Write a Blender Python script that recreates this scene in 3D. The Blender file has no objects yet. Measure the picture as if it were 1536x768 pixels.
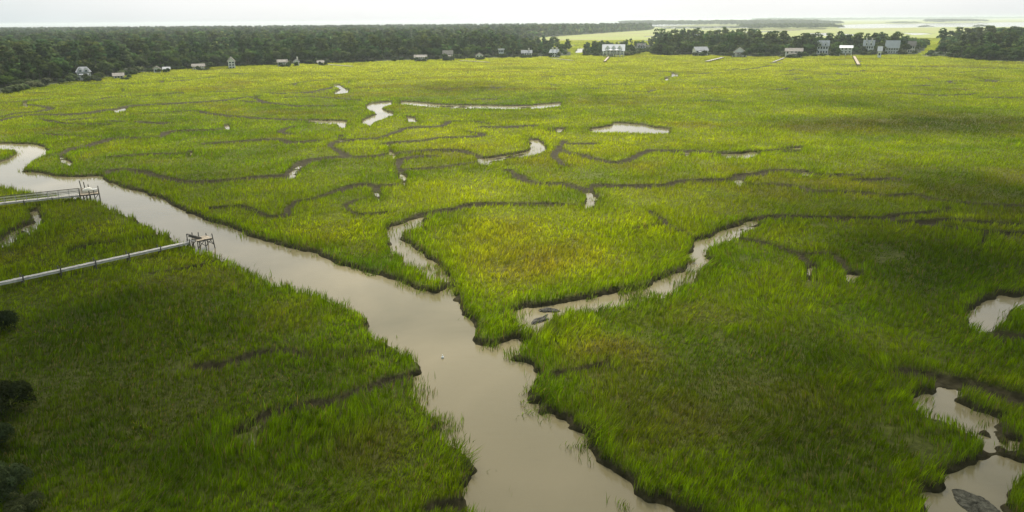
import bpy, math, random
import numpy as np
from mathutils import Matrix, Vector

rng = np.random.default_rng(7)
random.seed(7)
R = math.radians
scene = bpy.context.scene
COL = scene.collection

# ------------------------------------------------------------------ camera
W, H, FPX = 1536.0, 768.0, 1097.0
CAMZ = 30.0
PITCH, ROLL = R(17.86), R(0.41)
F = Vector((0, math.cos(PITCH), -math.sin(PITCH)))
U0 = Vector((0, math.sin(PITCH), math.cos(PITCH)))
R0 = Vector((1, 0, 0))
# horizon climbs towards the right of the photograph: the camera is rolled a touch clockwise
RV = R0 * math.cos(ROLL) - U0 * math.sin(ROLL)
UV = U0 * math.cos(ROLL) + R0 * math.sin(ROLL)
cam_data = bpy.data.cameras.new("camera")
cam = bpy.data.objects.new("camera", cam_data)
COL.objects.link(cam)
M = Matrix.Identity(4)
for k in range(3):
    M[k][0], M[k][1], M[k][2] = RV[k], UV[k], -F[k]
M[2][3] = CAMZ
cam.matrix_world = M
cam_data.sensor_width = 36.0
cam_data.lens = 36.0 * FPX / W
cam_data.clip_start = 0.5
cam_data.clip_end = 90000
scene.camera = cam
_F, _R, _U = np.array(F), np.array(RV), np.array(UV)


def at(px, py, z=0.0):
    """ground point under a point of the photograph"""
    d = _F + (px - W / 2) / FPX * _R + (H / 2 - py) / FPX * _U
    t = (z - CAMZ) / d[2]
    return np.array((d[0] * t, d[1] * t, z))


def at_dist(px, py, Y):
    d = _F + (px - W / 2) / FPX * _R + (H / 2 - py) / FPX * _U
    t = Y / d[1]
    return np.array((d[0] * t, Y, CAMZ + d[2] * t))


def proj(p):
    d = np.asarray(p, float) - np.array((0, 0, CAMZ))
    f = d @ _F
    return W / 2 + FPX * (d @ _R) / f, H / 2 - FPX * (d @ _U) / f


# ------------------------------------------------------------------ noise
def vnoise(x, y, scale, seed):
    x = np.asarray(x) / scale
    y = np.asarray(y) / scale
    xi, yi = np.floor(x).astype(np.int64), np.floor(y).astype(np.int64)
    fx, fy = x - xi, y - yi
    fx = fx * fx * (3 - 2 * fx)
    fy = fy * fy * (3 - 2 * fy)

    def h(a, b):
        n = (a * 374761393 + b * 668265263 + seed * 974711) & 0x7FFFFFFF
        n = ((n ^ (n >> 13)) * 1274126177) & 0x7FFFFFFF
        n = ((n ^ (n >> 16)) * 1103515245) & 0x7FFFFFFF
        return (n & 0xFFFF) / 65535.0
    a = h(xi, yi) * (1 - fx) + h(xi + 1, yi) * fx
    b = h(xi, yi + 1) * (1 - fx) + h(xi + 1, yi + 1) * fx
    return a * (1 - fy) + b * fy


def fbm(x, y, scale, seed, n=3):
    t, a, s = 0, 1, 0
    for k in range(n):
        t = t + a * vnoise(x, y, scale / 2 ** k, seed + 17 * k)
        s += a
        a *= 0.5
    return t / s


def sstep(a, b, x):
    t = np.clip((np.asarray(x) - a) / (b - a), 0, 1)
    return t * t * (3 - 2 * t)


# ------------------------------------------------------------------ tracing of the waterways (photograph pixels)
RIVER = [(-140, 212), (0, 215), (20, 215.6), (49, 216), (70, 221), (65, 228), (46, 236), (31, 247), (28, 252), (39, 257), (65, 259),
         (85, 263.5), (114, 265), (143, 264), (156, 263), (158, 269), (169, 275.5), (195, 285), (221, 289.5), (241, 297.7), (260, 307),
         (283, 319), (300, 325), (322, 333.5), (345, 341.6), (368, 351), (400, 363), (421, 369), (447, 375.5), (468, 379), (491, 390),
         (509, 397.6), (541, 403), (567, 413), (587, 420), (613, 427.6), (634, 434), (650, 435), (663, 429), (664, 421), (645, 404),
         (629, 395), (611, 384.6), (598, 371.6), (585, 360), (580, 351), (582, 345.6), (593, 341.7), (613, 332.5), (634, 326), (636, 328),
         (619, 335), (600, 343), (596, 348), (606, 360), (621, 371.6), (642, 386), (645, 394), (658, 401.6), (676, 414.6), (684, 425),
         (688, 435), (688, 451), (694, 467), (705, 480), (713, 492), (723, 506), (742, 516), (766, 512), (781, 504), (787, 491), (777, 471),
         (774, 467), (781, 463), (797, 460), (832, 460), (863, 455), (891, 450), (930, 441), (988, 429), (1019, 419), (1031, 408.6),
         (1035, 393), (1037, 377), (1036, 367), (1038, 362), (1060, 358), (1076, 354), (1089, 349), (1100, 343), (1112, 339.5), (1109, 349.5),
         (1094, 354.5), (1079, 359), (1063, 363), (1057, 370), (1057, 388), (1051, 404), (1040, 417), (1021, 425), (998, 434), (967, 441),
         (930, 447), (886, 456), (857, 464), (837, 470), (821, 485), (805, 498), (797, 502), (781, 514), (772, 526), (781, 541), (799, 561),
         (803, 577), (809, 600), (830, 624), (851, 638), (867, 656), (893, 672), (908, 690), (929, 709), (945, 722), (952, 740), (973, 750),
         (1007, 766), (1040, 800), (1100, 880), (830, 880), (775, 800), (754, 768), (728, 750), (712, 735), (697, 715), (702, 698), (700, 682), (684, 675),
         (662, 652), (664, 640), (651, 612), (640, 591), (627, 573), (625, 557), (617, 541), (600, 522), (594, 506), (578, 491), (551, 475),
         (545, 463), (523, 451), (500, 446), (481, 438), (460, 427), (439, 424), (413, 416), (400, 407), (380, 397), (359, 390), (336, 381),
         (316, 374), (285, 363), (257, 354), (253, 344), (234, 341), (208, 328), (198, 319), (180, 309), (161, 303), (143, 294.5), (94, 288),
         (75, 286), (29, 278), (0, 271), (-140, 255), (-140, 244), (0, 242), (10, 239), (25, 231), (31, 225), (20, 219.5), (0, 218), (-140, 215)]
POOLS = [
    [(548, 159), (556, 155), (582, 152.5), (587, 152), (587, 155), (572, 159), (572, 163), (582, 168), (591, 169), (577, 174.7), (561, 180),
     (556, 187), (551, 185), (541, 182), (556, 175), (565, 171), (564, 167), (556, 164)],
    [(504, 182), (520, 182.5), (516, 190), (507, 186)], [(508, 204.6), (517, 205), (512, 207)], [(608, 175), (624, 177), (625, 181), (613, 180)],
    [(497, 127), (509, 127), (516, 132), (525, 135.6), (515, 138), (499, 139.5), (512, 134), (509, 130)], [(521, 122), (527, 122.3), (523, 123.5)],
    [(580, 217), (585, 221.6), (593, 232), (586, 233), (582, 224)], [(600, 258), (606, 266), (611.5, 273.6), (606, 278), (603, 276), (604, 268)],
    [(561, 289), (569, 290), (565, 296.6)], [(431, 264.5), (436, 258), (449, 249), (445, 255.5), (438, 263)],
    [(790, 207), (800, 210), (808, 210), (817, 216), (816, 223), (800, 230), (765, 235), (738, 240), (732, 245), (715, 241), (716, 237.7),
     (733, 237), (765, 232.5), (790, 228), (798, 221.6), (796, 215)],
    [(765, 261), (773, 263), (770, 264.5)], [(819, 193.5), (839, 192.8), (853, 194), (839, 196)],
    [(874, 194.7), (904, 191), (917, 188), (921, 184), (938, 185), (961, 186.4), (982, 191), (1008, 194), (1003, 197), (967, 197.6), (930, 195.5), (899, 195.5)],
    [(1024, 229), (1032, 229), (1030, 232)], [(1068, 231), (1092, 230.5), (1110, 231), (1125, 228), (1139, 228), (1120, 233.8), (1090, 233.5)],
    [(1175, 223.5), (1203, 221), (1200, 223.5), (1178, 225.5)], [(1196, 259), (1214, 258), (1217, 260.6)], [(1103, 270), (1111, 270), (1110, 273)],
    [(873, 307.5), (878, 289), (886, 286.7), (896, 299.7), (888, 307)], [(841, 250), (848, 250), (846, 252)],
    [(1391, 589), (1403, 582), (1437, 590), (1435, 602), (1440, 617), (1461, 627), (1482, 640), (1497, 655), (1518, 661), (1529, 662), (1527, 688),
     (1536, 695), (1570, 698), (1570, 706), (1536, 706), (1518, 714), (1510, 724), (1509, 750), (1513, 768), (1530, 830), (1420, 830), (1403, 768), (1400, 750),
     (1383, 724), (1403, 715), (1440, 712), (1471, 703), (1492, 685), (1497, 672), (1484, 656.5), (1461, 638), (1445, 626), (1424, 617), (1406, 602)],
    [(1459, 482), (1469, 474), (1487, 456), (1508, 449), (1536, 442), (1580, 434), (1580, 440), (1536, 448), (1516, 452), (1498, 464), (1482, 480),
     (1475, 486), (1485, 498), (1474, 495)],
    [(0, 362), (5, 353), (21, 348), (39, 340), (49, 334), (49, 326), (47, 318), (55, 322), (65, 328), (62, 336), (47, 344), (31, 349), (21, 355),
     (15, 364), (-60, 372), (-60, 366)], [(52, 311), (62, 311), (60, 314)],
    [(90, 234), (94, 236), (98, 241), (109, 245), (104, 247), (99, 244.5), (91, 237)], [(168, 165.5), (187, 162), (190, 163), (174, 167)],
    [(383, 145), (388, 145), (388, 147.5), (384, 147)], [(337, 189), (343, 187.5), (344, 192), (338, 193)], [(246, 203), (250, 203), (249, 205.5), (245, 206)],
    [(280, 229), (289, 229), (287, 231.5)], [(33, 154.5), (40, 154), (41, 158), (34, 158.5)], [(181, 134.5), (188, 135), (185, 136.3)],
    [(372, 653), (380, 648), (384, 653), (376, 659)], [(508, 612), (513, 610), (515, 620), (510, 619)], [(1211, 402), (1218, 402), (1218, 411), (1213, 412)],
    [(1272, 413), (1280, 415), (1278, 419)], [(1007, 111), (1017, 111), (1016, 113.5), (1008, 113)], [(996, 117.5), (1010, 118.5), (998, 119.5)],
    [(437, 126.5), (446, 126.5), (444, 128)], [(236, 122.5), (246, 121.8), (245, 123.3)], [(1417, 315), (1424, 315), (1423, 317)], [(1474, 358), (1479, 358), (1477, 363)],
    [(793, 161), (800, 157.5), (842, 154.3), (841, 157), (812, 160)], [(600, 152), (619, 153), (617, 154.8), (602, 154.3)],
]
# width in metres, wet (has water) or dry, points
CREEKS = [
    (5.0, 0, [(0, 181), (21, 176), (52, 172), (91, 172), (130, 169.5), (156, 165.5), (177, 163), (195, 159), (234, 156.5), (273, 154.6), (307, 152.5), (338, 150), (365, 146.5), (385, 144.5)]),
    (3.2, 0, [(-10, 178), (26, 169.5), (52, 168), (75, 163), (65, 159.6), (41, 156.5)]),
    (3.2, 0, [(73, 233), (91, 230), (109, 223), (130, 219), (156, 211), (177, 207), (208, 206.7), (240, 204.6), (253, 198), (286, 195.5), (312, 195.5), (336, 193)]),
    (2.2, 0, [(167, 234.6), (195, 233), (234, 230.7), (276, 230.7)]),
    (3.0, 0, [(312, 215), (352, 212.4), (400, 209), (421, 210), (442, 213.7), (470, 211)]),
    (4.0, 0, [(206, 182), (221, 184), (247, 185)]), (3.0, 0, [(167, 181), (183, 182.5)]),
    (3.0, 0, [(200, 171), (286, 166), (312, 169.5), (338, 173), (372, 176), (400, 178), (431, 179), (468, 180.4), (504, 182)]),
    (3.6, 0, [(158, 262), (172, 255), (208, 256.7), (227, 262), (247, 267), (273, 272), (292, 273), (325, 271.6), (365, 268), (400, 264.5), (426, 263), (439, 256.7), (457, 243.7), (478, 239), (504, 236), (525, 236)]),
    (2.6, 0, [(525, 236), (507, 225.5), (495, 218), (509, 212.4), (535, 209), (567, 207), (580, 203), (600, 195.5), (608, 192.4), (629, 190), (655, 190), (671, 184.6), (676, 181.7), (712, 182.5), (733, 185)]),
    (2.8, 0, [(525, 236), (556, 234.6), (582, 231.5), (608, 229), (627, 227), (647, 225.5), (686, 225.5), (707, 230.7), (723, 236)]),
    (2.6, 0, [(578, 216), (593, 213), (634, 211), (660, 207), (700, 205.4), (718, 204), (723, 200.7), (700, 197)]),
    (2.8, 0, [(725, 190), (765, 190), (800, 188)]),
    (2.4, 0, [(600, 259), (598, 250), (599, 242), (603, 238.5), (629, 234.6), (655, 234)]), (2.2, 0, [(600, 254), (634, 253), (673, 249), (714, 243)]),
    (2.2, 0, [(320, 311), (359, 309.5), (385, 317), (400, 324), (421, 323), (430, 319), (434, 311), (447, 302), (473, 297), (499, 289), (525, 280), (546, 276), (561, 279), (582, 277.5), (603, 275)]),
    (1.8, 0, [(561, 279), (566, 288)]),
    (1.7, 0, [(545, 297), (530, 301), (518, 309), (527, 317), (541, 321), (561, 321), (582, 317)]),
    (2.6, 0, [(630, 327), (629, 322), (650, 319), (686, 312), (712, 306.5), (755, 305.5), (800, 306), (839, 306), (870, 307)]),
    (2.8, 0, [(761, 254), (778, 264), (800, 274.5), (831, 276), (852, 278), (873, 284), (880, 290)]),
    (3.0, 0, [(880, 288), (896, 278), (930, 279), (993, 279), (1008, 275.7), (1034, 270.5), (1086, 270), (1102, 268), (1115, 263), (1138, 260.6), (1159, 255.4), (1200, 255.4), (1215, 258)]),
    (2.4, 0, [(1108, 271), (1125, 276), (1164, 275.7), (1198, 280), (1222, 287), (1253, 286.7), (1292, 288.7), (1329, 293), (1370, 292), (1407, 299.7), (1461, 305), (1500, 307.5), (1560, 309)]),
    (2.6, 0, [(836, 219), (839, 222), (830, 233), (841, 243.7), (849, 250)]), (2.0, 0, [(839, 221), (847, 211), (851, 215), (891, 215)]),
    (2.6, 0, [(839, 221), (852, 229), (873, 232), (891, 238.5), (925, 243.7), (946, 238.5), (961, 230.7), (980, 225.5), (1008, 226.8), (1034, 226.8), (1060, 228), (1099, 229), (1130, 228), (1180, 223)]),
    (2.6, 0, [(1105, 344), (1125, 333), (1136, 329), (1170, 324.7), (1240, 327), (1318, 328), (1344, 323), (1370, 321), (1396, 318), (1415, 316)]),
    (2.6, 0, [(1318, 328), (1357, 333), (1396, 332.5), (1422, 330.7), (1474, 334), (1536, 337.8), (1600, 340)]),
    (2.2, 0, [(1357, 333), (1399, 339), (1448, 344), (1487, 348), (1536, 349.5), (1600, 351)]),
    (1.5, 0, [(1081, 356), (1099, 357), (1138, 362.5), (1165, 370), (1196, 379), (1222, 381), (1245, 382), (1261, 390)]), (1.2, 0, [(1196, 380), (1211, 396), (1215, 408)]), (1.2, 0, [(1245, 382), (1261, 395), (1276, 416)]),
    (1.3, 0, [(974, 317), (993, 330), (1000, 339), (1016, 345.6), (1034, 355)]), (1.1, 0, [(946, 347), (967, 340), (998, 339)]),
    (0.9, 0, [(806, 565), (840, 560), (863, 555), (910, 545)]),
    (1.2, 0, [(101, 379), (130, 369), (146, 366), (208, 358.6), (252, 352)]), (0.9, 0, [(229, 409), (273, 403.6), (312, 395), (333, 389)]),
    (1.1, 0, [(300, 550), (333, 548), (362, 537.6), (396, 529), (421, 527), (458, 533), (512, 533), (560, 529), (596, 521)]),
    (1.5, 0, [(366, 654), (380, 648), (400, 624), (416, 616), (465, 607), (504, 602), (535, 587), (567, 576), (600, 568), (622, 565)]), (1.2, 0, [(504, 602), (510, 612)]),
    (1.2, 0, [(640, 765), (660, 760), (686, 754), (724, 752)]),
    (2.0, 0, [(1485, 498), (1500, 504), (1536, 508), (1600, 514)]), (2.4, 0, [(1362, 558), (1380, 562), (1412, 567), (1448, 577), (1536, 600), (1600, 616)]),
    (6.5, 0, [(1232, 96), (1297, 97.5), (1370, 99.5), (1448, 101), (1536, 103), (1620, 105)]), (4, 0, [(1094, 104.7), (1123, 103.6), (1159, 97.7)]),
    (3.5, 0, [(359, 151), (400, 154), (434, 157.8), (452, 159), (500, 158)]), (3.5, 0, [(400, 138.5), (421, 140), (462, 138), (486, 134), (500, 130)]), (3, 0, [(400, 154), (380, 147)]),
    (4.2, 1, [(600, 153.2), (619, 154), (660, 158), (712, 159.2), (765, 160.2), (800, 159)]), (3.2, 1, [(0, 362), (21, 350), (45, 340), (57, 331), (50, 318)]), (3.4, 1, [(800, 480), (836, 463), (890, 452), (960, 441), (1020, 420), (1046, 398), (1047, 370), (1070, 357), (1112, 340), (1130, 334)]), (3.0, 1, [(640, 325), (612, 335), (589, 348), (602, 366), (630, 391), (668, 413)]), (3.2, 1, [(1408, 597), (1440, 618), (1470, 636), (1497, 660), (1512, 685)]), (3.4, 1, [(466, 181), (485, 182), (504, 182.5)]),
    (3, 0, [(980, 108), (1000, 107), (1014, 112), (1000, 116)]), (3.5, 0, [(1180, 118.5), (1190, 119), (1200, 117.5)]), (3.5, 0, [(1230, 111), (1237, 112), (1250, 111)]), (3.5, 0, [(1255, 109), (1262, 112), (1275, 111)]),
    (3, 0, [(895, 114), (910, 113.5)]), (3, 0, [(640, 107.5), (662, 106)]), (3, 0, [(600, 110), (615, 109)]), (3, 0, [(1345, 112), (1362, 112.5)]), (3, 0, [(1420, 123), (1432, 125)]), (3, 0, [(1430, 133), (1445, 134)]),
    (3.5, 0, [(1325, 140), (1360, 140), (1410, 143), (1450, 142)]), (4, 0, [(1480, 146), (1536, 147)]), (3, 0, [(1460, 116), (1500, 122), (1536, 122)]), (3, 0, [(1380, 112), (1420, 110), (1480, 106)]),
    (2.5, 0, [(0, 155), (30, 152), (60, 149), (90, 147)]), (2.5, 0, [(140, 151), (170, 145), (235, 143)]), (3.5, 0, [(90, 127), (140, 125), (200, 125), (260, 122), (330, 114)]), (3, 0, [(60, 178), (100, 185), (160, 186)]), (2.5, 0, [(100, 180), (138, 177)]),
    (2.0, 0, [(60, 200), (110, 204), (150, 206)]), (2.5, 0, [(430, 127), (470, 121), (500, 119)]), (2.5, 0, [(430, 146), (470, 145), (540, 150)]), (2.5, 0, [(436, 202), (420, 197), (440, 190)]),
    (2.0, 0, [(1170, 256), (1230, 262), (1290, 262)]), (3.0, 0, [(1290, 270), (1340, 268)]),
]
_r = random.Random(5)
for _k in range(46):
    _x, _y = _r.uniform(20, 1500), 103 + 50 * _r.random() ** 1.3
    _l = _r.uniform(14, 46)
    CREEKS.append((_r.uniform(2.0, 3.4), 0, [(_x, _y), (_x + _l * .35, _y + _r.uniform(-1.2, 1.2)), (_x + _l * .7, _y + _r.uniform(-1.6, 1.2)), (_x + _l, _y + _r.uniform(-2, 1))]))
FARWATER = [  # lagoons and pans beyond the wooded shore
    [(985, 41.2), (1010, 39.5), (1060, 39), (1140, 38.8), (1146, 40.5), (1140, 42.3), (1060, 43), (1000, 43.2)],
    [(1256, 42.5), (1258, 37.2), (1300, 36), (1400, 34.6), (1536, 33), (1700, 31.5), (1700, 38.5), (1536, 40.5), (1400, 41), (1300, 42.8)],
    [(1211, 50), (1245, 49), (1241, 54), (1212, 55.5)], [(1250, 50.5), (1275, 51), (1296, 53), (1270, 54)], [(1350, 49), (1385, 49.5), (1402, 51), (1372, 53)],
    [(1083, 49), (1120, 47.2), (1200, 44.8), (1203, 45.6), (1130, 49.2)], [(966, 54.8), (1000, 53.2), (1002, 54.6), (970, 55.8)], [(997, 57.3), (1012, 57), (1010, 60), (998, 59.5)],
    [(963, 60.8), (988, 58.8), (990, 60), (966, 62)], [(903, 66), (922, 65.6), (920, 69.5), (902, 69.8)], [(866, 72.6), (879, 72), (875, 79.5), (862, 80)], [(926, 62.5), (938, 62), (938, 64), (927, 64)],
    [(894, 60.6), (904, 60.6), (903, 62), (895, 62)], [(820, 62), (831, 61.8), (830, 63.3), (821, 63.3)], [(850, 68), (864, 67.6), (863, 69.2), (851, 69.2)], [(1435, 47), (1450, 47), (1450, 49.5), (1436, 49.5)], [(1470, 48), (1487, 48), (1486, 50), (1471, 50)],
    [(1050, 43.5), (1100, 43.6), (1180, 43.4), (1240, 43), (1240, 44.2), (1120, 44.8), (1050, 44.6)], [(1380, 82.6), (1395, 83), (1410, 85.6), (1395, 86.4), (1384, 85)],
]

# ------------------------------------------------------------------ marsh grid and its fields
Y0, Y1, G, UM = 22.0, 24000.0, 0.0042, 1.12
NR = int(math.log(Y1 / Y0) / G) + 1
NC = int(2 * UM / G) + 1
ys = Y0 * np.exp(np.arange(NR) * G)
us = np.linspace(-UM, UM, NC)
GX = us[None, :] * ys[:, None]
GY = np.repeat(ys[:, None], NC, 1)
RMAX = 14.0
Dw = np.full((NR, NC), RMAX)
Dd = np.full((NR, NC), RMAX)


def win(x0, x1, y0, y1):
    y0 = max(y0, Y0)
    i0 = int(np.clip(math.floor(math.log(y0 / Y0) / G), 0, NR - 1))
    i1 = int(np.clip(math.ceil(math.log(max(y1, Y0 + 1e-3) / Y0) / G) + 1, 1, NR))
    ua = min(x0 / y0, x0 / max(y1, 1))
    ub = max(x1 / y0, x1 / max(y1, 1))
    j0 = int(np.clip(math.floor((ua + UM) / (2 * UM) * (NC - 1)), 0, NC - 1))
    j1 = int(np.clip(math.ceil((ub + UM) / (2 * UM) * (NC - 1)) + 1, 1, NC))
    return slice(i0, i1), slice(j0, j1)


def segdist(X, Y, a, b):
    dx, dy = b[0] - a[0], b[1] - a[1]
    L = dx * dx + dy * dy + 1e-9
    t = np.clip(((X - a[0]) * dx + (Y - a[1]) * dy) / L, 0, 1)
    return np.hypot(X - a[0] - t * dx, Y - a[1] - t * dy)


def split(pts):
    out = [pts[0]]
    for a, b in zip(pts[:-1], pts[1:]):
        n = max(1, int(np.hypot(*(b - a)) / (0.12 * max(30, min(a[1], b[1])))))
        for k in range(1, n + 1):
            out.append(a + (b - a) * k / n)
    return out


def inside_poly(X, Y, P):
    ins = np.zeros(X.shape, bool)
    n = len(P)
    for k in range(n):
        (xa, ya), (xb, yb) = P[k], P[(k + 1) % n]
        if ya == yb:
            continue
        c = ((ya > Y) != (yb > Y)) & (X < (xb - xa) * (Y - ya) / (yb - ya) + xa)
        ins ^= c
    return ins


def add_poly(D, P, fade=RMAX):
    P = [np.array(p[:2]) for p in P]
    xs = [p[0] for p in P]
    yy = [p[1] for p in P]
    s = win(min(xs) - fade, max(xs) + fade, min(yy) - fade, max(yy) + fade)
    X, Y = GX[s], GY[s]
    ins = inside_poly(X, Y, P)
    E = np.full((NR, NC), RMAX)
    for a, b in zip(split(P + [P[0]])[:-1], split(P + [P[0]])[1:]):
        q = win(min(a[0], b[0]) - fade, max(a[0], b[0]) + fade, min(a[1], b[1]) - fade, max(a[1], b[1]) + fade)
        E[q] = np.minimum(E[q], segdist(GX[q], GY[q], a, b))
    e = E[s]
    D[s] = np.minimum(D[s], np.where(ins, -e, e))


def catmull(P, n=4):
    P = [np.array(p, float) for p in P]
    if len(P) < 3:
        return P
    Q = [2 * P[0] - P[1]] + P + [2 * P[-1] - P[-2]]
    out = []
    for i in range(1, len(Q) - 2):
        for k in range(n):
            t = k / n
            out.append(0.5 * (2 * Q[i] + (Q[i + 1] - Q[i - 1]) * t + (2 * Q[i - 1] - 5 * Q[i] + 4 * Q[i + 1] - Q[i + 2]) * t * t + (3 * Q[i] - Q[i - 1] - 3 * Q[i + 1] + Q[i + 2]) * t ** 3))
    out.append(P[-1])
    return out


for poly in [RIVER]:
    for z in (0.05, 0.5, 0.95, 1.35):
        add_poly(Dw, [at(x, y, z) for x, y in poly])
for poly in POOLS:
    for z in (0.05, 0.5, 1.0):
        add_poly(Dw, [at(x, y, z) for x, y in poly])
for poly in FARWATER:
    add_poly(Dw, [at(x, y, 0.0) for x, y in poly])
for w, wet, pts in CREEKS:
    for z in ((0.1, 0.9) if wet else (0.55,)):
        P = split([at(x, y, z)[:2] for x, y in catmull(pts)])
        n = len(P)
        for i, (a, b) in enumerate(zip(P[:-1], P[1:])):
            f = RMAX
            q = win(min(a[0], b[0]) - f, max(a[0], b[0]) + f, min(a[1], b[1]) - f, max(a[1], b[1]) + f)
            dd_ = (b - a) / (np.hypot(*(b - a)) + 1e-9)
            ra_ = a / np.hypot(*a)
            wi = 0.95 * w * (0.8 + 0.4 * float(vnoise(a[0:1], a[1:2], 11, 12)[0])) * (0.38 + 0.62 * abs(dd_[0] * ra_[1] - dd_[1] * ra_[0])) * (1.0 + 0.55 * float(sstep(95, 190, a[1]))) * (0.55 + 0.45 * min(1, 4 * min(i + .5, n - i - .5) / n + .15))
            T = Dw if wet else Dd
            T[q] = np.minimum(T[q], segdist(GX[q], GY[q], a, b) - wi / 2)

# the open sound beyond the woods on the left
sea_edge = at(985, 43.6)
SEA = [(-60000, 2350), (-2200, 2420), (-900, 2500), (-300, 2620), (150, 2500), (sea_edge[0] - 20, 2420), (sea_edge[0] + 60, 2900), (1700, 6200), (1200, 60000), (-60000, 60000)]
s = win(-60000, 9000, 2200, 60000)
Dw[s] = np.where(inside_poly(GX[s], GY[s], SEA), -RMAX, Dw[s])

# ragged banks
nz = ((fbm(GX, GY, 2.2, 3) - 0.5) * 1.7 + (vnoise(GX, GY, 6.0, 8) - 0.5) * 0.9 - 0.15) * np.clip(130 / GY, 0.0, 1.0) * (1 + 0.9 * sstep(95, 60, GY)[...])
Dw = Dw + np.where(Dw < RMAX - 1, nz, 0)
Dd = Dd + np.where(Dd < RMAX - 1, (fbm(GX, GY, 3.2, 9) - 0.5) * 0.8 * np.clip(260 / GY, 0.35, 1.0) * sstep(70, 130, GY) + nz * 0.4, 0)

# upland (under the woods)
FRONT_A = [(-330, 205), (-120, 168), (-40, 150), (20, 139), (50, 133), (90, 127), (130, 121), (190, 114), (250, 106), (330, 101), (420, 98), (520, 95), (600, 92), (700, 89), (800, 86.5), (858, 84.5)]
WOOD_A = FRONT_A + [(852, 76), (800, 66), (768, 63), (775, 60), (800, 57.5), (900, 50.5), (980, 45)]
WOOD_A_W = [at(x, y)[:2] for x, y in WOOD_A] + [np.array(p) for p in ((sea_edge[0] - 40, 2380), (150, 2460), (-300, 2580), (-900, 2460), (-2200, 2380), (-3200, 2350))]
FRONT_B = [(876, 83.5), (905, 85.5), (940, 84.5), (958, 80), (972, 76), (984, 83), (1000, 84), (1050, 83), (1085, 85), (1130, 86), (1200, 86), (1300, 83.5), (1335, 83), (1375, 83)]
WOOD_B = FRONT_B + [(1385, 78), (1390, 70), (1340, 65.5), (1240, 64.5), (1200, 66), (1100, 66), (1040, 66), (975, 68), (930, 72), (880, 77)]
FRONT_C = [(1392, 82), (1412, 86), (1440, 88), (1480, 92), (1536, 95), (1640, 101)]
WOOD_C = FRONT_C + [(1640, 63), (1536, 63.5), (1480, 66), (1425, 71), (1400, 77)]
WOODS = [WOOD_A_W, [at(x, y)[:2] for x, y in WOOD_B], [at(x, y)[:2] for x, y in WOOD_C]]
UP = np.zeros((NR, NC))
for P in WOODS:
    xs = [p[0] for p in P]
    yy = [p[1] for p in P]
    s = win(min(xs), max(xs), min(yy), max(yy))
    UP[s] = np.maximum(UP[s], inside_poly(GX[s], GY[s], P))

zm = 0.50 + 0.16 * (fbm(GX, GY, 18, 11) - 0.5)
kw = sstep(-0.85, 0.4, Dw)
kd = sstep(-0.7, 0.3, Dd)
Z = np.minimum(-0.5 + (zm + 0.5) * kw, 0.06 + (zm - 0.06) * kd)
far = sstep(1500, 5000, GY)
Z = np.where((Dw < 0) & (far > 0), np.minimum(Z, -0.3 - 2 * far), Z)
Z = Z + UP * 0.7 * (Dw > 1)
Z += 0.8 * far * (Dw > 0)
cover = np.clip(np.minimum(sstep(0.0, 0.8, Dw), sstep(-0.1, 0.6, Dd)), 0, 1)


def sample(A, x, y):
    fi = np.clip(np.log(np.maximum(y, Y0) / Y0) / G, 0, NR - 1.001)
    fj = np.clip((x / y + UM) / (2 * UM) * (NC - 1), 0, NC - 1.001)
    i, j = fi.astype(int), fj.astype(int)
    a, b = fi - i, fj - j
    return (A[i, j] * (1 - a) + A[i + 1, j] * a) * (1 - b) + (A[i, j + 1] * (1 - a) + A[i + 1, j + 1] * a) * b


# ------------------------------------------------------------------ tones of the plant cover, with some shade and sun put into them
def ell(x, y, px, py, rx, ry):
    """soft patch round a place of the marsh, rx/ry in photograph pixels, true on the ground"""
    c = at(px, py, 0.6)
    e = at(px + rx, py, 0.6)
    n = at(px, py - ry, 0.6)
    s_ = at(px, py + ry, 0.6)
    rX = abs(e[0] - c[0])
    rY = abs(n[1] - s_[1]) / 2
    q = ((x - c[0]) / rX) ** 2 + ((y - (n[1] + s_[1]) / 2) / rY) ** 2
    return np.clip(1.25 - q, 0, 1)


YEL = [(860, 370, 210, 70, .55), (720, 390, 130, 60, .35), (690, 290, 140, 30, .5), (1000, 300, 120, 30, .35), (760, 105, 420, 22, .6), (1100, 105, 420, 16, .5), (330, 125, 260, 14, .35), (720, 215, 360, 45, .35), (1000, 135, 120, 10, .5), (1250, 168, 120, 8, .4), (850, 500, 60, 40, .4), (520, 340, 110, 30, .3)]  # yellower grass; the sunlit look of the central wedge is tinted in
BRN = [(690, 345, 45, 25, .25), (765, 410, 90, 35, .18), (840, 400, 80, 35, .12), (920, 540, 90, 40, .7), (960, 630, 130, 60, .6), (450, 470, 80, 30, .35), (560, 380, 60, 20, .35), (560, 670, 70, 45, .7), (250, 590, 130, 60, .25), (1150, 620, 150, 70, .5), (330, 420, 120, 25, .4), (1000, 470, 120, 30, .4), (700, 131, 90, 10, .35), (920, 150, 120, 10, .3), (1300, 190, 130, 14, .5), (1450, 185, 130, 22, .5), (60, 120, 120, 10, .3)]
DRK_SHADE = [(60, 640, 440, 180, 1.0), (420, 640, 260, 150, .5), (1250, 640, 340, 170, .85), (1480, 420, 200, 120, .6), (60, 330, 120, 60, .6), (1290, 150, 130, 12, .45), (1330, 190, 200, 20, .5), (1490, 185, 140, 28, .6), (1500, 300, 130, 60, .6), (1400, 400, 160, 50, .5), (690, 130, 100, 10, .4), (300, 265, 60, 8, .4), (120, 200, 120, 30, .35), (1480, 520, 120, 90, .6), (150, 560, 250, 140, .6), (100, 450, 160, 50, .5), (240, 470, 160, 60, .4), (1300, 690, 180, 80, .35)]  # dark rush stands; shade on foreground and flanks also painted as darker green


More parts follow.
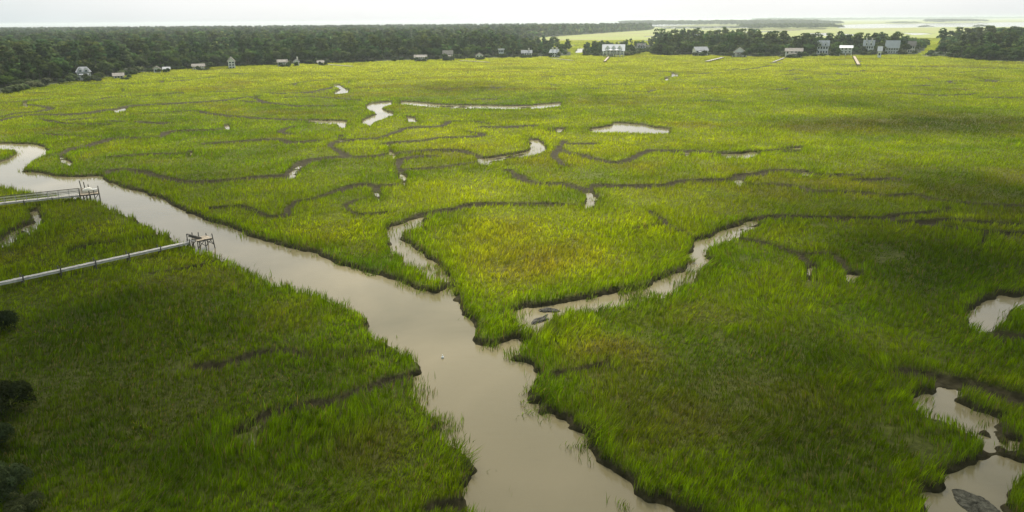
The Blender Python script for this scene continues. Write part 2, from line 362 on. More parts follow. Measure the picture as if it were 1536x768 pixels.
def tones(x, y):
    n1 = fbm(x, y, 60, 21)
    n2 = fbm(x, y, 9, 31)
    n3 = fbm(x * 0.35, y, 24, 41)
    yel = 0.26 + 0.16 * sstep(70, 140, y) * sstep(.75, .3, x / y) + 0.9 * (n1 - 0.5) + 0.7 * (n2 - 0.5)
    brn = sstep(0.52, 0.76, n3 * 0.6 + n2 * 0.4) * 0.6
    drk_shade = sstep(0.55, 0.8, fbm(x, y, 40, 51)) * 0.4
    for a in YEL:
        yel = yel + ell(x, y, *a[:4]) * a[4]
    for a in BRN:
        brn = brn + ell(x, y, *a[:4]) * a[4] * (0.4 + 1.2 * n2)
    for a in DRK_SHADE:
        drk_shade = drk_shade + ell(x, y, *a[:4]) * a[4] * (0.5 + n3)
    return np.clip(yel, 0, 1), np.clip(brn, 0, 1), np.clip(drk_shade, 0, 1)


C_GRN = np.array((0.082, 0.152, 0.002))
C_YEL = np.array((0.250, 0.300, 0.004))
C_BRN = np.array((0.140, 0.105, 0.022))
C_DRK_SHADE = np.array((0.026, 0.054, 0.001))
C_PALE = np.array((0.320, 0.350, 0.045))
C_TALL = np.array((0.110, 0.200, 0.003))


def grass_colour(x, y, tall):
    yl, br, dk = tones(x, y)
    c = C_GRN + (C_YEL - C_GRN) * yl[..., None]
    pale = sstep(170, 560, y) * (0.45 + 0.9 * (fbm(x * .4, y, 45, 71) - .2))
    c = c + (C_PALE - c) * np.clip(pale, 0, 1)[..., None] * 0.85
    c = c + (C_BRN - c) * (br * (1 - tall))[..., None] * 0.8
    c = c + (C_DRK_SHADE - c) * (dk * (1 - 0.7 * tall))[..., None] * 0.8
    c = c + (C_TALL - c) * tall[..., None] * 0.5
    return c


# ------------------------------------------------------------------ materials
def mat(name, base=(0.5, 0.5, 0.5), rough=0.7, noise=None, bump=None, spec=0.3):
    m = bpy.data.materials.new(name)
    m.use_nodes = True
    nt = m.node_tree
    b = nt.nodes["Principled BSDF"]
    b.inputs["Roughness"].default_value = rough
    b.inputs["Specular IOR Level"].default_value = spec
    b.inputs["Base Color"].default_value = (*base, 1)
    tc = nt.nodes.new("ShaderNodeTexCoord")
    if noise:
        sc, amt = noise
        n = nt.nodes.new("ShaderNodeTexNoise")
        n.inputs["Scale"].default_value = sc
        n.inputs["Detail"].default_value = 4
        nt.links.new(tc.outputs["Object"], n.inputs["Vector"])
        r = nt.nodes.new("ShaderNodeValToRGB")
        r.color_ramp.elements[0].color = (*[c * (1 - amt) for c in base], 1)
        r.color_ramp.elements[1].color = (*[min(1, c * (1 + amt)) for c in base], 1)
        r.color_ramp.elements[0].position = 0.3
        r.color_ramp.elements[1].position = 0.7
        nt.links.new(n.outputs["Fac"], r.inputs["Fac"])
        nt.links.new(r.outputs["Color"], b.inputs["Base Color"])
    if bump:
        sc, st, dist = bump
        n2 = nt.nodes.new("ShaderNodeTexNoise")
        n2.inputs["Scale"].default_value = sc
        n2.inputs["Detail"].default_value = 3
        nt.links.new(tc.outputs["Object"], n2.inputs["Vector"])
        bp = nt.nodes.new("ShaderNodeBump")
        bp.inputs["Strength"].default_value = st
        bp.inputs["Distance"].default_value = dist
        nt.links.new(n2.outputs["Fac"], bp.inputs["Height"])
        nt.links.new(bp.outputs["Normal"], b.inputs["Normal"])
    return m


def leaf_mat(name, trans=0.35, boost=(1.25, 1.2, 0.8), rough=0.55, gloss=0.04, upn=0.0, lobe=0.0):
    m = bpy.data.materials.new(name)
    m.use_nodes = True
    nt = m.node_tree
    nt.nodes.clear()
    out = nt.nodes.new("ShaderNodeOutputMaterial")
    at_ = nt.nodes.new("ShaderNodeAttribute")
    at_.attribute_name = "tint"
    oi = nt.nodes.new("ShaderNodeObjectInfo")
    hsv = nt.nodes.new("ShaderNodeHueSaturation")
    mr = nt.nodes.new("ShaderNodeMapRange")
    mr.inputs["To Min"].default_value = 0.7
    mr.inputs["To Max"].default_value = 1.5
    nt.links.new(oi.outputs["Random"], mr.inputs["Value"])
    nt.links.new(mr.outputs["Result"], hsv.inputs["Value"])
    nt.links.new(at_.outputs["Color"], hsv.inputs["Color"])
    d = nt.nodes.new("ShaderNodeBsdfDiffuse")
    t = nt.nodes.new("ShaderNodeBsdfTranslucent")
    g = nt.nodes.new("ShaderNodeBsdfGlossy")
    g.inputs["Roughness"].default_value = rough
    g.inputs["Color"].default_value = (0.8, 0.85, 0.8, 1)
    mul = nt.nodes.new("ShaderNodeMix")
    mul.data_type = 'RGBA'
    mul.blend_type = 'MULTIPLY'
    mul.inputs["Factor"].default_value = 1
    mul.inputs[7].default_value = (*boost, 1)
    nt.links.new(hsv.outputs["Color"], mul.inputs[6])
    nt.links.new(hsv.outputs["Color"], d.inputs["Color"])
    nt.links.new(mul.outputs[2], t.inputs["Color"])
    if lobe > 0:
        an = nt.nodes.new("ShaderNodeAttribute")
        an.attribute_name = "lobe_normal"
        vt = nt.nodes.new("ShaderNodeVectorTransform")
        vt.vector_type = 'NORMAL'
        vt.convert_from, vt.convert_to = 'OBJECT', 'WORLD'
        nt.links.new(an.outputs["Vector"], vt.inputs[0])
        ge = nt.nodes.new("ShaderNodeNewGeometry")
        va = nt.nodes.new("ShaderNodeVectorMath")
        va.operation = 'SCALE'
        va.inputs["Scale"].default_value = 1 - lobe
        vb = nt.nodes.new("ShaderNodeVectorMath")
        vb.operation = 'ADD'
        vn = nt.nodes.new("ShaderNodeVectorMath")
        vn.operation = 'NORMALIZE'
        nt.links.new(ge.outputs["Normal"], va.inputs[0])
        nt.links.new(va.outputs["Vector"], vb.inputs[0])
        nt.links.new(vt.outputs[0], vb.inputs[1])
        nt.links.new(vb.outputs["Vector"], vn.inputs[0])
        nt.links.new(vn.outputs["Vector"], d.inputs["Normal"])
        mh_ = nt.nodes.new("ShaderNodeMapRange")
        mh_.inputs["To Min"].default_value = 0.475
        mh_.inputs["To Max"].default_value = 0.52
        wn_ = nt.nodes.new("ShaderNodeMath")
        wn_.operation = 'FRACT'
        wm_ = nt.nodes.new("ShaderNodeMath")
        wm_.operation = 'MULTIPLY'
        wm_.inputs[1].default_value = 13.7
        nt.links.new(oi.outputs["Random"], wm_.inputs[0])
        nt.links.new(wm_.outputs[0], wn_.inputs[0])
        nt.links.new(wn_.outputs[0], mh_.inputs["Value"])
        nt.links.new(mh_.outputs["Result"], hsv.inputs["Hue"])
    if upn > 0:
        ge = nt.nodes.new("ShaderNodeNewGeometry")
        va = nt.nodes.new("ShaderNodeVectorMath")
        va.operation = 'MULTIPLY_ADD'
        va.inputs[1].default_value = (1 - upn,) * 3
        va.inputs[2].default_value = (0, 0, upn)
        vn = nt.nodes.new("ShaderNodeVectorMath")
        vn.operation = 'NORMALIZE'
        nt.links.new(ge.outputs["Normal"], va.inputs[0])
        nt.links.new(va.outputs["Vector"], vn.inputs[0])
        nt.links.new(vn.outputs["Vector"], d.inputs["Normal"])
    m1 = nt.nodes.new("ShaderNodeMixShader")
    m1.inputs[0].default_value = trans
    nt.links.new(d.outputs[0], m1.inputs[1])
    nt.links.new(t.outputs[0], m1.inputs[2])
    m2 = nt.nodes.new("ShaderNodeMixShader")
    m2.inputs[0].default_value = gloss
    nt.links.new(m1.outputs[0], m2.inputs[1])
    nt.links.new(g.outputs[0], m2.inputs[2])
    nt.links.new(m2.outputs[0], out.inputs["Surface"])
    return m


M_GRASS = leaf_mat("marsh_grass_blades", 0.5, (1.5, 1.4, 0.6), gloss=0.0, upn=0.5)
M_LEAF = leaf_mat("tree_leaves", 0.22, (1.3, 1.35, 0.7), gloss=0.0, lobe=0.7)
M_LEAFN = leaf_mat("shrub_leaves", 0.25, (1.3, 1.35, 0.7), gloss=0.0, lobe=0.25)
M_BARK = mat("bark", (0.10, 0.08, 0.06), 0.9, (3, 0.4))
M_WOOD = mat("weathered_planks", (0.42, 0.39, 0.34), 0.85, (2.5, 0.25))
M_WOODD = mat("dark_wet_piling", (0.09, 0.08, 0.065), 0.85, (2.5, 0.35))
M_WOODT = mat("tan_boards", (0.38, 0.31, 0.22), 0.85, (2.5, 0.25))
M_WHITE = mat("white_paint", (0.64, 0.64, 0.60), 0.6, (0.4, 0.08))
M_CREAM = mat("cream_siding", (0.66, 0.60, 0.46), 0.7, (0.4, 0.08))
M_GREY = mat("grey_siding", (0.42, 0.43, 0.42), 0.7, (0.4, 0.1))
M_ROOF = mat("grey_shingles", (0.24, 0.245, 0.25), 0.85, (0.7, 0.25))
M_ROOFL = mat("pale_metal_roof", (0.34, 0.355, 0.36), 0.5, (0.4, 0.1))
M_ROOFB = mat("brown_shingles", (0.17, 0.155, 0.13), 0.85, (0.7, 0.25))
M_GLASS = mat("window_glass", (0.04, 0.05, 0.06), 0.1, None, None, 0.5)
M_BRICK = mat("pale_brick_chimney", (0.60, 0.55, 0.48), 0.9, (2, 0.2))
M_TARP = mat("cream_tarp", (0.66, 0.62, 0.52), 0.8, (1.5, 0.12))
M_OYST = mat("oyster_shell_mud", (0.045, 0.042, 0.030), 0.75, (6, 0.7), (9, 0.9, 0.15))
M_MUDB = mat("grey_mud", (0.062, 0.060, 0.044), 0.9, (3, 0.6), (6, 1.0, 0.2), 0.05)

# ground
mg = bpy.data.materials.new("marsh_mud")
mg.use_nodes = True
nt = mg.node_tree
b = nt.nodes["Principled BSDF"]
a1 = nt.nodes.new("ShaderNodeAttribute")
a1.attribute_name = "tint"
tcn = nt.nodes.new("ShaderNodeTexCoord")
n1 = nt.nodes.new("ShaderNodeTexNoise")
n1.inputs["Scale"].default_value = 1.7
n1.inputs["Detail"].default_value = 6
nt.links.new(tcn.outputs["Object"], n1.inputs["Vector"])
mrn = nt.nodes.new("ShaderNodeMapRange")
mrn.inputs["From Min"].default_value = 0.3
mrn.inputs["From Max"].default_value = 0.7
mrn.inputs["To Min"].default_value = 0.6
mrn.inputs["To Max"].default_value = 1.4
nt.links.new(n1.outputs["Fac"], mrn.inputs["Value"])
vm = nt.nodes.new("ShaderNodeVectorMath")
vm.operation = 'SCALE'
nt.links.new(a1.outputs["Color"], vm.inputs[0])
nt.links.new(mrn.outputs["Result"], vm.inputs["Scale"])
nt.links.new(vm.outputs["Vector"], b.inputs["Base Color"])
b.inputs["Roughness"].default_value = 0.8
b.inputs["Specular IOR Level"].default_value = 0.04
bp = nt.nodes.new("ShaderNodeBump")
bp.inputs["Strength"].default_value = 0.6
bp.inputs["Distance"].default_value = 0.3
nt.links.new(n1.outputs["Fac"], bp.inputs["Height"])
nt.links.new(bp.outputs["Normal"], b.inputs["Normal"])
M_GROUND = mg

# water
mw = bpy.data.materials.new("silty_water")
mw.use_nodes = True
nt = mw.node_tree
b = nt.nodes["Principled BSDF"]
tcn = nt.nodes.new("ShaderNodeTexCoord")
n1 = nt.nodes.new("ShaderNodeTexNoise")
n1.inputs["Scale"].default_value = 0.035
n1.inputs["Detail"].default_value = 5
n1.inputs["Distortion"].default_value = 0.8
nt.links.new(tcn.outputs["Object"], n1.inputs["Vector"])
rp = nt.nodes.new("ShaderNodeValToRGB")
rp.color_ramp.elements[0].color = (0.105, 0.092, 0.046, 1)
rp.color_ramp.elements[1].color = (0.180, 0.152, 0.084, 1)
rp.color_ramp.elements[0].position = 0.35
rp.color_ramp.elements[1].position = 0.65
nt.links.new(n1.outputs["Fac"], rp.inputs["Fac"])
nt.links.new(rp.outputs["Color"], b.inputs["Base Color"])
rr_ = nt.nodes.new("ShaderNodeMapRange")
rr_.inputs["From Min"].default_value = 0.35
rr_.inputs["From Max"].default_value = 0.65
rr_.inputs["To Min"].default_value = 0.03
rr_.inputs["To Max"].default_value = 0.10
n3 = nt.nodes.new("ShaderNodeTexNoise")
n3.inputs["Scale"].default_value = 0.11
n3.inputs["Detail"].default_value = 4
n3.inputs["Distortion"].default_value = 1.2
nt.links.new(tcn.outputs["Object"], n3.inputs["Vector"])
nt.links.new(n3.outputs["Fac"], rr_.inputs["Value"])
nt.links.new(rr_.outputs["Result"], b.inputs["Roughness"])
b.inputs["IOR"].default_value = 1.33
b.inputs["Specular IOR Level"].default_value = 0.5
n2 = nt.nodes.new("ShaderNodeTexNoise")
n2.inputs["Scale"].default_value = 0.9
n2.inputs["Detail"].default_value = 3
mp = nt.nodes.new("ShaderNodeMapping")
mp.inputs["Scale"].default_value = (0.6, 1.5, 1)
nt.links.new(tcn.outputs["Object"], mp.inputs["Vector"])
nt.links.new(mp.outputs["Vector"], n2.inputs["Vector"])
bp = nt.nodes.new("ShaderNodeBump")
bp.inputs["Strength"].default_value = 0.22
bp.inputs["Distance"].default_value = 0.07
nt.links.new(n2.outputs["Fac"], bp.inputs["Height"])
nt.links.new(bp.outputs["Normal"], b.inputs["Normal"])
M_WATER = mw


# ------------------------------------------------------------------ mesh helpers
def mesh_np(name, V, tri=None, quad=None, tint=None, smooth=False, nrm=None):
    me = bpy.data.meshes.new(name)
    nt_ = 0 if tri is None else len(tri)
    nq = 0 if quad is None else len(quad)
    loops = []
    if nt_:
        loops.append(np.asarray(tri, np.int32).ravel())
    if nq:
        loops.append(np.asarray(quad, np.int32).ravel())
    li = np.concatenate(loops)
    me.vertices.add(len(V))
    me.vertices.foreach_set("co", np.asarray(V, np.float32).ravel())
    me.loops.add(len(li))
    me.loops.foreach_set("vertex_index", li)
    me.polygons.add(nt_ + nq)
    st = np.concatenate([np.arange(nt_) * 3, nt_ * 3 + np.arange(nq) * 4]).astype(np.int32)
    me.polygons.foreach_set("loop_start", st)
    if smooth:
        me.polygons.foreach_set("use_smooth", np.ones(nt_ + nq, bool))
    if tint is not None:
        at2 = me.attributes.new("tint", 'FLOAT_COLOR', 'POINT')
        c = np.ones((len(V), 4), np.float32)
        c[:, :3] = tint
        at2.data.foreach_set("color", c.ravel())
    if nrm is not None:
        at3 = me.attributes.new("lobe_normal", 'FLOAT_VECTOR', 'POINT')
        at3.data.foreach_set("vector", np.asarray(nrm, np.float32).ravel())
    me.update(calc_edges=True)
    return me


def link(name, me, m=None, parent=None):
    o = bpy.data.objects.new(name, me)
    COL.objects.link(o)
    if m is not None and me is not None and not me.materials:
        me.materials.append(m)
    if parent is not None:
        o.parent = parent
    return o


def tag(o, label=None, cat=None, group=None, kind=None):
    if label:
        o["label"] = label
    if cat:
        o["category"] = cat
    if group:
        o["group"] = group
    if kind:
        o["kind"] = kind
    return o


def empty(name, loc, rz=0.0):
    o = bpy.data.objects.new(name, None)
    COL.objects.link(o)
    o.location = tuple(float(v) for v in loc)
    o.rotation_euler = (0, 0, rz)
    o.empty_display_size = 0.5
    return o


class MB:
    """collects boxes, beams and prisms into one mesh"""

    def __init__(s):
        s.v, s.f = [], []

    def poly(s, verts, faces):
        n = len(s.v)
        s.v += [tuple(float(c) for c in p) for p in verts]
        s.f += [tuple(i + n for i in f) for f in faces]

    def box(s, x0, x1, y0, y1, z0, z1):
        s.poly([(x0, y0, z0), (x1, y0, z0), (x1, y1, z0), (x0, y1, z0), (x0, y0, z1), (x1, y0, z1), (x1, y1, z1), (x0, y1, z1)],
               [(0, 3, 2, 1), (4, 5, 6, 7), (0, 1, 5, 4), (1, 2, 6, 5), (2, 3, 7, 6), (3, 0, 4, 7)])

    def beam(s, a, b, w, h=None):
        h = h or w
        a, b = Vector(a), Vector(b)
        d = (b - a).normalized()
        side = d.cross(Vector((0, 0, 1)))
        if side.length < 0.05:
            side = Vector((1, 0, 0))
        side.normalize()
        up = side.cross(d)
        P = []
        for p in (a, b):
            for sx, sy in ((-1, -1), (1, -1), (1, 1), (-1, 1)):
                P.append(p + side * sx * w / 2 + up * sy * h / 2)
        s.poly(P, [(0, 3, 2, 1), (4, 5, 6, 7), (0, 1, 5, 4), (1, 2, 6, 5), (2, 3, 7, 6), (3, 0, 4, 7)])

    def cyl(s, a, b, r0, r1=None, n=8):
        r1 = r0 if r1 is None else r1
        a, b = Vector(a), Vector(b)
        d = (b - a).normalized()
        side = d.orthogonal().normalized()
        up = d.cross(side)
        P = []
        for p, r in ((a, r0), (b, r1)):
            for k in range(n):
                t = 2 * math.pi * k / n
                P.append(p + side * math.cos(t) * r + up * math.sin(t) * r)
        fs = [(k, (k + 1) % n, n + (k + 1) % n, n + k) for k in range(n)]
        fs += [tuple(range(n - 1, -1, -1)), tuple(range(n, 2 * n))]
        s.poly(P, fs)

    def build(s, name, m, parent=None, loc=None):
        me = bpy.data.meshes.new(name)
        me.from_pydata(s.v, [], s.f)
        me.update()
        o = link(name, me, m, parent)
        if loc is not None:
            o.location = loc
        return o


# ------------------------------------------------------------------ ground and water
idx = np.arange(NR * NC).reshape(NR, NC)
quads = np.stack([idx[:-1, :-1], idx[:-1, 1:], idx[1:, 1:], idx[1:, :-1]], -1).reshape(-1, 4)
V = np.stack([GX, GY, Z], -1).reshape(-1, 3)
tallg = np.zeros_like(GX)
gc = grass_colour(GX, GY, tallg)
mud = np.array((0.030, 0.026, 0.012))
litter = np.array((0.040, 0.038, 0.012))
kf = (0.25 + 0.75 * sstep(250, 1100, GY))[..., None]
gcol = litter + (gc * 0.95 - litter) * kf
tan = sstep(0.55, 0.8, fbm(GX * 0.25, GY, 120, 77)) * sstep(700, 1200, GY)
gcol = gcol + (np.array((0.185, 0.200, 0.080)) - gcol) * (sstep(650, 1400, GY) * .8)[..., None]  # far ground greyed with distance, haze put into its colour
gcol = gcol + (np.array((0.19, 0.165, 0.085)) - gcol) * tan[..., None] * 0.7
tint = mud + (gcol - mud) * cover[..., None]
tint = tint + (np.array((0.022, 0.028, 0.012)) - tint) * UP[..., None]
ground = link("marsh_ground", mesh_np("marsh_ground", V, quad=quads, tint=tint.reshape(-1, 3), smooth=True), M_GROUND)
tag(ground, kind="structure")

mb = MB()
mb.poly([(-60000, -1500, 0), (60000, -1500, 0), (60000, 32000, 0), (-60000, 32000, 0)], [(0, 1, 2, 3)])
tag(mb.build("water", M_WATER), kind="structure")

# ------------------------------------------------------------------ marsh grass
def make_blades(x, y, z, h, w, lean_dir, lean, col, name, tri_only):
    n = len(x)
    az = rng.uniform(0, 2 * math.pi, n)
    dx, dy = np.cos(az) * w / 2, np.sin(az) * w / 2
    lx, ly = np.cos(lean_dir) * lean, np.sin(lean_dir) * lean
    if tri_only:
        V = np.empty((n, 3, 3), np.float32)
        V[:, 0] = np.stack([x - dx, y - dy, z], -1)
        V[:, 1] = np.stack([x + dx, y + dy, z], -1)
        V[:, 2] = np.stack([x + lx, y + ly, z + h], -1)
        t = np.arange(n * 3).reshape(n, 3)
        return V.reshape(-1, 3), t, None, np.repeat(col, 3, 0)
    V = np.empty((n, 5, 3), np.float32)
    V[:, 0] = np.stack([x - dx * .6, y - dy * .6, z], -1)
    V[:, 1] = np.stack([x + dx * .6, y + dy * .6, z], -1)
    mx, my, mz = x + lx * .3, y + ly * .3, z + h * .55
    V[:, 2] = np.stack([mx + dx, my + dy, mz], -1)
    V[:, 3] = np.stack([mx - dx, my - dy, mz], -1)
    V[:, 4] = np.stack([x + lx, y + ly, z + h], -1)
    k = np.arange(n)[:, None] * 5
    return V.reshape(-1, 3), k + np.array([[3, 2, 4]]), k + np.array([[0, 1, 2, 3]]), np.repeat(col, 5, 0)


def scatter(y0, y1, dens0, umax):
    ystep = np.exp(np.linspace(math.log(y0), math.log(y1), 400))
    ym = np.sqrt(ystep[1:] * ystep[:-1])
    lam = dens0 * (55 / ym) ** 1.35
    cnt = lam * 2 * umax * ym * np.diff(ystep)
    n = int(cnt.sum())
    b_ = rng.choice(len(ym), n, p=cnt / cnt.sum())
    y = ystep[b_] + rng.random(n) * (ystep[b_ + 1] - ystep[b_])
    return rng.uniform(-umax, umax, n) * y, y


def grass_object(name, label, y0, y1, dens, umax, tri_only):
    x, y = scatter(y0, y1, dens, umax)
    dw, dd, up = sample(Dw, x, y), sample(Dd, x, y), sample(UP, x, y)
    edge = np.minimum(dw, dd)
    q = vnoise(x, y, 2.2, 91)
    # loose tufts standing in the shallows
    mb_ = at(1463, 755, 0)
    inwater = (dw > -1.9) & (dw < 0.1) & (q > 0.47) & (rng.random(len(x)) < (0.85 * sstep(-2.0, -0.1, dw) * sstep(.47, .62, q) + .03) * np.where((np.abs(x) < 24) & (y < 92), 1, .3)) & (y < 200) & (np.hypot(x - mb_[0], y - mb_[1]) > 5)
    keep = ((dw > 0.0) & (dd > 0.0) & (up < 0.5)) | inwater
    # thin, patchy stands where pans and wrack open the cover
    thin = sstep(0.66, 0.86, fbm(x, y, 5, 63)) * 0.6 + 0.45 * sstep(.45, .2, vnoise(x, y, 0.7, 64)) * (y < 170)
    keep &= rng.random(len(x)) > thin
    x, y, dw, dd, edge, inw = x[keep], y[keep], dw[keep], dd[keep], edge[keep], inwater[keep]
    z = sample(Z, x, y) - 0.03
    z = np.maximum(z, -0.15)
    tw = np.exp(-np.maximum(dw, 0) / 2.0) * sstep(RMAX - .5, RMAX - 4, dw)
    td = np.exp(-np.maximum(dd, 0) / 1.6) * sstep(RMAX - .5, RMAX - 4, dd) * 0.55
    tall = np.clip(np.maximum(tw, td), 0, 1)
    hn = fbm(x, y, 7, 5)
    cl = vnoise(x, y, 0.7, 15)
    cl2 = vnoise(x, y, 0.33, 16)
    fy = sstep(110, 220, y)
    h = (0.16 + 0.62 * hn) * (0.55 + 0.9 * cl * cl2 * 2) * (1 - .1 * fy) + (0.50 - 0.25 * fy) * tall
    h *= rng.uniform(0.65, 1.2, len(x))
    h *= np.where(inw, 0.75, 1)
    w = 0.052 * np.maximum(y / 55, 0.9) ** 0.88 * rng.uniform(0.7, 1.35, len(x))
    w = np.minimum(w, 0.8)
    ld = 0.5 + 2.2 * (vnoise(x, y, 4, 25) - 0.5) * 2 + rng.normal(0, 0.7, len(x))
    ln = h * (rng.uniform(0.1, 0.5, len(x)) + 0.8 * sstep(.6, .85, fbm(x, y, 6, 35)))
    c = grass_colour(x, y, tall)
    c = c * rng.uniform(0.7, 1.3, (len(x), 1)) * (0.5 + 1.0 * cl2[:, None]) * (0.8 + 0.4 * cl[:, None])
    silt_shade = np.clip((0.5 - edge) / 0.5, 0, 1) * rng.uniform(.3, 1, len(x))  # silt on edge stems, with the bank wall's shade darkened in
    c = c + (np.where(inw[:, None], np.array((0.10, 0.115, 0.045)), np.array((0.050, 0.048, 0.022))) - c) * (silt_shade * 0.75)[:, None]
    dead = rng.random(len(x)) < 0.05
    c[dead] = np.array((0.16, 0.125, 0.055)) * rng.uniform(0.6, 1.2, (dead.sum(), 1))
    V, t, qd, col = make_blades(x, y, z, h, w, ld, ln, c, name, tri_only)
    o = link(name, mesh_np(name, V, tri=t, quad=qd, tint=col), M_GRASS)
    tag(o, label, "marsh grass", kind="stuff")
    print(name, len(x))
    return o


GD = 60.0
grass_object("marsh_grass", "green cordgrass covering the near marsh on both sides of the channel", 30, 110, GD, 1.02, False)
grass_object("distant_marsh_grass", "yellow green marsh grass stretching from the creeks to the wooded shore", 110, 1150, GD * .95, 0.86, True)

# ------------------------------------------------------------------ trees
def crown_arrays(lobes, nq, size, seed, base=(0.038, 0.056, 0.018), jitter=0.3):
    r = np.random.default_rng(seed)
    vol = np.array([l[3] * l[4] + l[4] * l[5] + l[3] * l[5] for l in lobes])
    pick = r.choice(len(lobes), nq, p=vol / vol.sum())
    L = np.array(lobes)[pick]
    d = r.normal(size=(nq, 3))
    d /= np.linalg.norm(d, axis=1)[:, None]
    d[:, 2] = np.where(d[:, 2] < -0.35, -d[:, 2], d[:, 2])
    rad = 0.72 + 0.33 * r.random(nq) ** 0.6
    c = L[:, :3] + d * L[:, 3:6] * rad[:, None]
    nrm = d + r.normal(0, 0.55, (nq, 3))
    nrm /= np.linalg.norm(nrm, axis=1)[:, None]
    tmp = r.normal(size=(nq, 3))
    a = np.cross(nrm, tmp)
    a /= np.linalg.norm(a, axis=1)[:, None]
    b_ = np.cross(nrm, a)
    s = size * r.uniform(0.55, 1.3, (nq, 1))
    a, b_ = a * s, b_ * s * r.uniform(0.5, 1.0, (nq, 1))
    V = np.stack([c - a, c - b_ * .9, c + a * .9, c + b_], 1).reshape(-1, 3)
    tone = 0.7 + 0.6 * r.random(len(lobes))
    col = np.array(base)[None] * (tone[pick] * r.uniform(1 - jitter, 1 + jitter, nq))[:, None]
    dn = d + np.array((0, 0, 0.25))
    dn /= np.linalg.norm(dn, axis=1)[:, None]
    return V.astype(np.float32), np.repeat(col, 4, 0).astype(np.float32), np.repeat(dn, 4, 0).astype(np.float32)


def oak_lobes(seed, wd=11.0, ht=9.5):
    r = random.Random(seed)
    L = [(0, 0, ht * .55, wd * .30, wd * .30, ht * .36)]
    n = r.randint(7, 10)
    for k in range(n):
        t = 2 * math.pi * k / n + r.uniform(-.4, .4)
        q = r.uniform(.22, .36) * wd
        s = r.uniform(.15, .25) * wd
        L.append((math.cos(t) * q, math.sin(t) * q, ht * r.uniform(.22, .72), s, s, s * r.uniform(.75, 1.0)))
    for k in range(3):
        s = r.uniform(.12, .19) * wd
        L.append((r.uniform(-.2, .2) * wd, r.uniform(-.2, .2) * wd, ht * r.uniform(.75, .88), s, s, s * .8))
    return L


def pine_lobes(seed, ht=17.0):
    r = random.Random(seed)
    L = []
    for k in range(r.randint(8, 11)):
        t = r.uniform(0, 2 * math.pi)
        f = k / 9
        q = r.uniform(.6, 2.9) * (1.1 - f * .4)
        s = r.uniform(1.3, 2.3) * (1.1 - .25 * f)
        L.append((math.cos(t) * q, math.sin(t) * q, ht * (.48 + .44 * f) + r.uniform(-.5, .5), s, s, s * r.uniform(.5, .75)))
    L.append((0, 0, ht * .92, 1.7, 1.7, 1.2))
    return L


def bush_lobes(seed, wd=4.5, ht=3.0):
    r = random.Random(seed)
    L = [(0, 0, ht * .4, wd * .3, wd * .3, ht * .4)]
    for k in range(6):
        t = 2 * math.pi * k / 6 + r.uniform(-.3, .3)
        s = r.uniform(.16, .24) * wd
        L.append((math.cos(t) * wd * .28, math.sin(t) * wd * .28, ht * r.uniform(.25, .6), s, s, s * .9))
    return L


def crown_mesh(name, lobes, nq, size, seed, base, m=None):
    V, c, n_ = crown_arrays(lobes, nq, size, seed, base)
    me = mesh_np(name, V, quad=np.arange(len(V)).reshape(-1, 4), tint=c, nrm=n_)
    me.materials.append(m or M_LEAF)
    return me


def trunk_mesh(name, ht, r, branches, seed):
    rr = random.Random(seed)
    m_ = MB()
    p = [Vector((0, 0, -0.3)), Vector((rr.uniform(-.2, .2), rr.uniform(-.2, .2), ht * .4)), Vector((rr.uniform(-.4, .4), rr.uniform(-.4, .4), ht))]
    m_.cyl(p[0], p[1], r, r * .75, 7)
    m_.cyl(p[1], p[2], r * .75, r * .4, 7)
    for (f, L, up) in branches:
        t = rr.uniform(0, 6.28)
        a = p[0].lerp(p[2], f)
        m_.cyl(a, a + Vector((math.cos(t) * L, math.sin(t) * L, up)), r * .4, r * .15, 5)
    me = bpy.data.meshes.new(name)
    me.from_pydata(m_.v, [], m_.f)
    me.update()
    me.materials.append(M_BARK)
    return me


OAKC = [(0.034, 0.056, 0.012), (0.028, 0.050, 0.013), (0.046, 0.062, 0.022), (0.032, 0.050, 0.010), (0.050, 0.068, 0.026)]
PROTO = {'oak': [], 'pine': [], 'shrub': [], 'near': []}
for k in range(6):
    PROTO['oak'].append((crown_mesh("oak_crown", oak_lobes(100 + k), 1100, 0.62, 200 + k, OAKC[k % 5]),
                         trunk_mesh("oak_trunk", 5.5, 0.42, [(.45, 3.0, 1.8), (.5, 2.8, 1.7), (.6, 3.2, 1.9), (.7, 2.5, 1.9)], k)))
for k in range(5):
    PROTO['pine'].append((crown_mesh("pine_crown", pine_lobes(300 + k), 750, 0.50, 400 + k, [(0.034, 0.050, 0.017), (0.040, 0.060, 0.020), (0.030, 0.046, 0.018)][k % 3]),
                          trunk_mesh("pine_trunk", 16.0, 0.24, [(.55, 2.2, .8), (.65, 2.0, .8), (.75, 1.7, .8), (.82, 1.4, .6)], 50 + k)))
for k in range(4):
    PROTO['shrub'].append((crown_mesh("shrub_crown", bush_lobes(500 + k), 420, 0.34, 600 + k, [(0.060, 0.075, 0.035), (0.050, 0.070, 0.028), (0.045, 0.058, 0.026), (0.07, 0.08, 0.045)][k]),
                           trunk_mesh("shrub_stem", 1.3, 0.09, [(.3, .8, .7), (.4, .8, .7), (.5, .8, .7)], 80 + k)))


for k in range(3):
    PROTO['near'].append((crown_mesh("shrub_crown", bush_lobes(520 + k) + [(a_, b_, c_ * 1.15, d_ * .55, d_ * .5, d_ * .6) for (a_, b_, c_, d_, e_, f_) in [(l[0] * 1.25 + .3 * math.sin(7 * q_), l[1] * 1.25 + .3 * math.cos(5 * q_), l[2] + .5 * math.sin(3 * q_), l[3], l[4], l[5]) for q_, l in enumerate(bush_lobes(540 + k))]], 9000, 0.075, 640 + k, [(0.030, 0.042, 0.014), (0.026, 0.038, 0.014), (0.060, 0.075, 0.030)][k], M_LEAFN), PROTO['shrub'][0][1]))


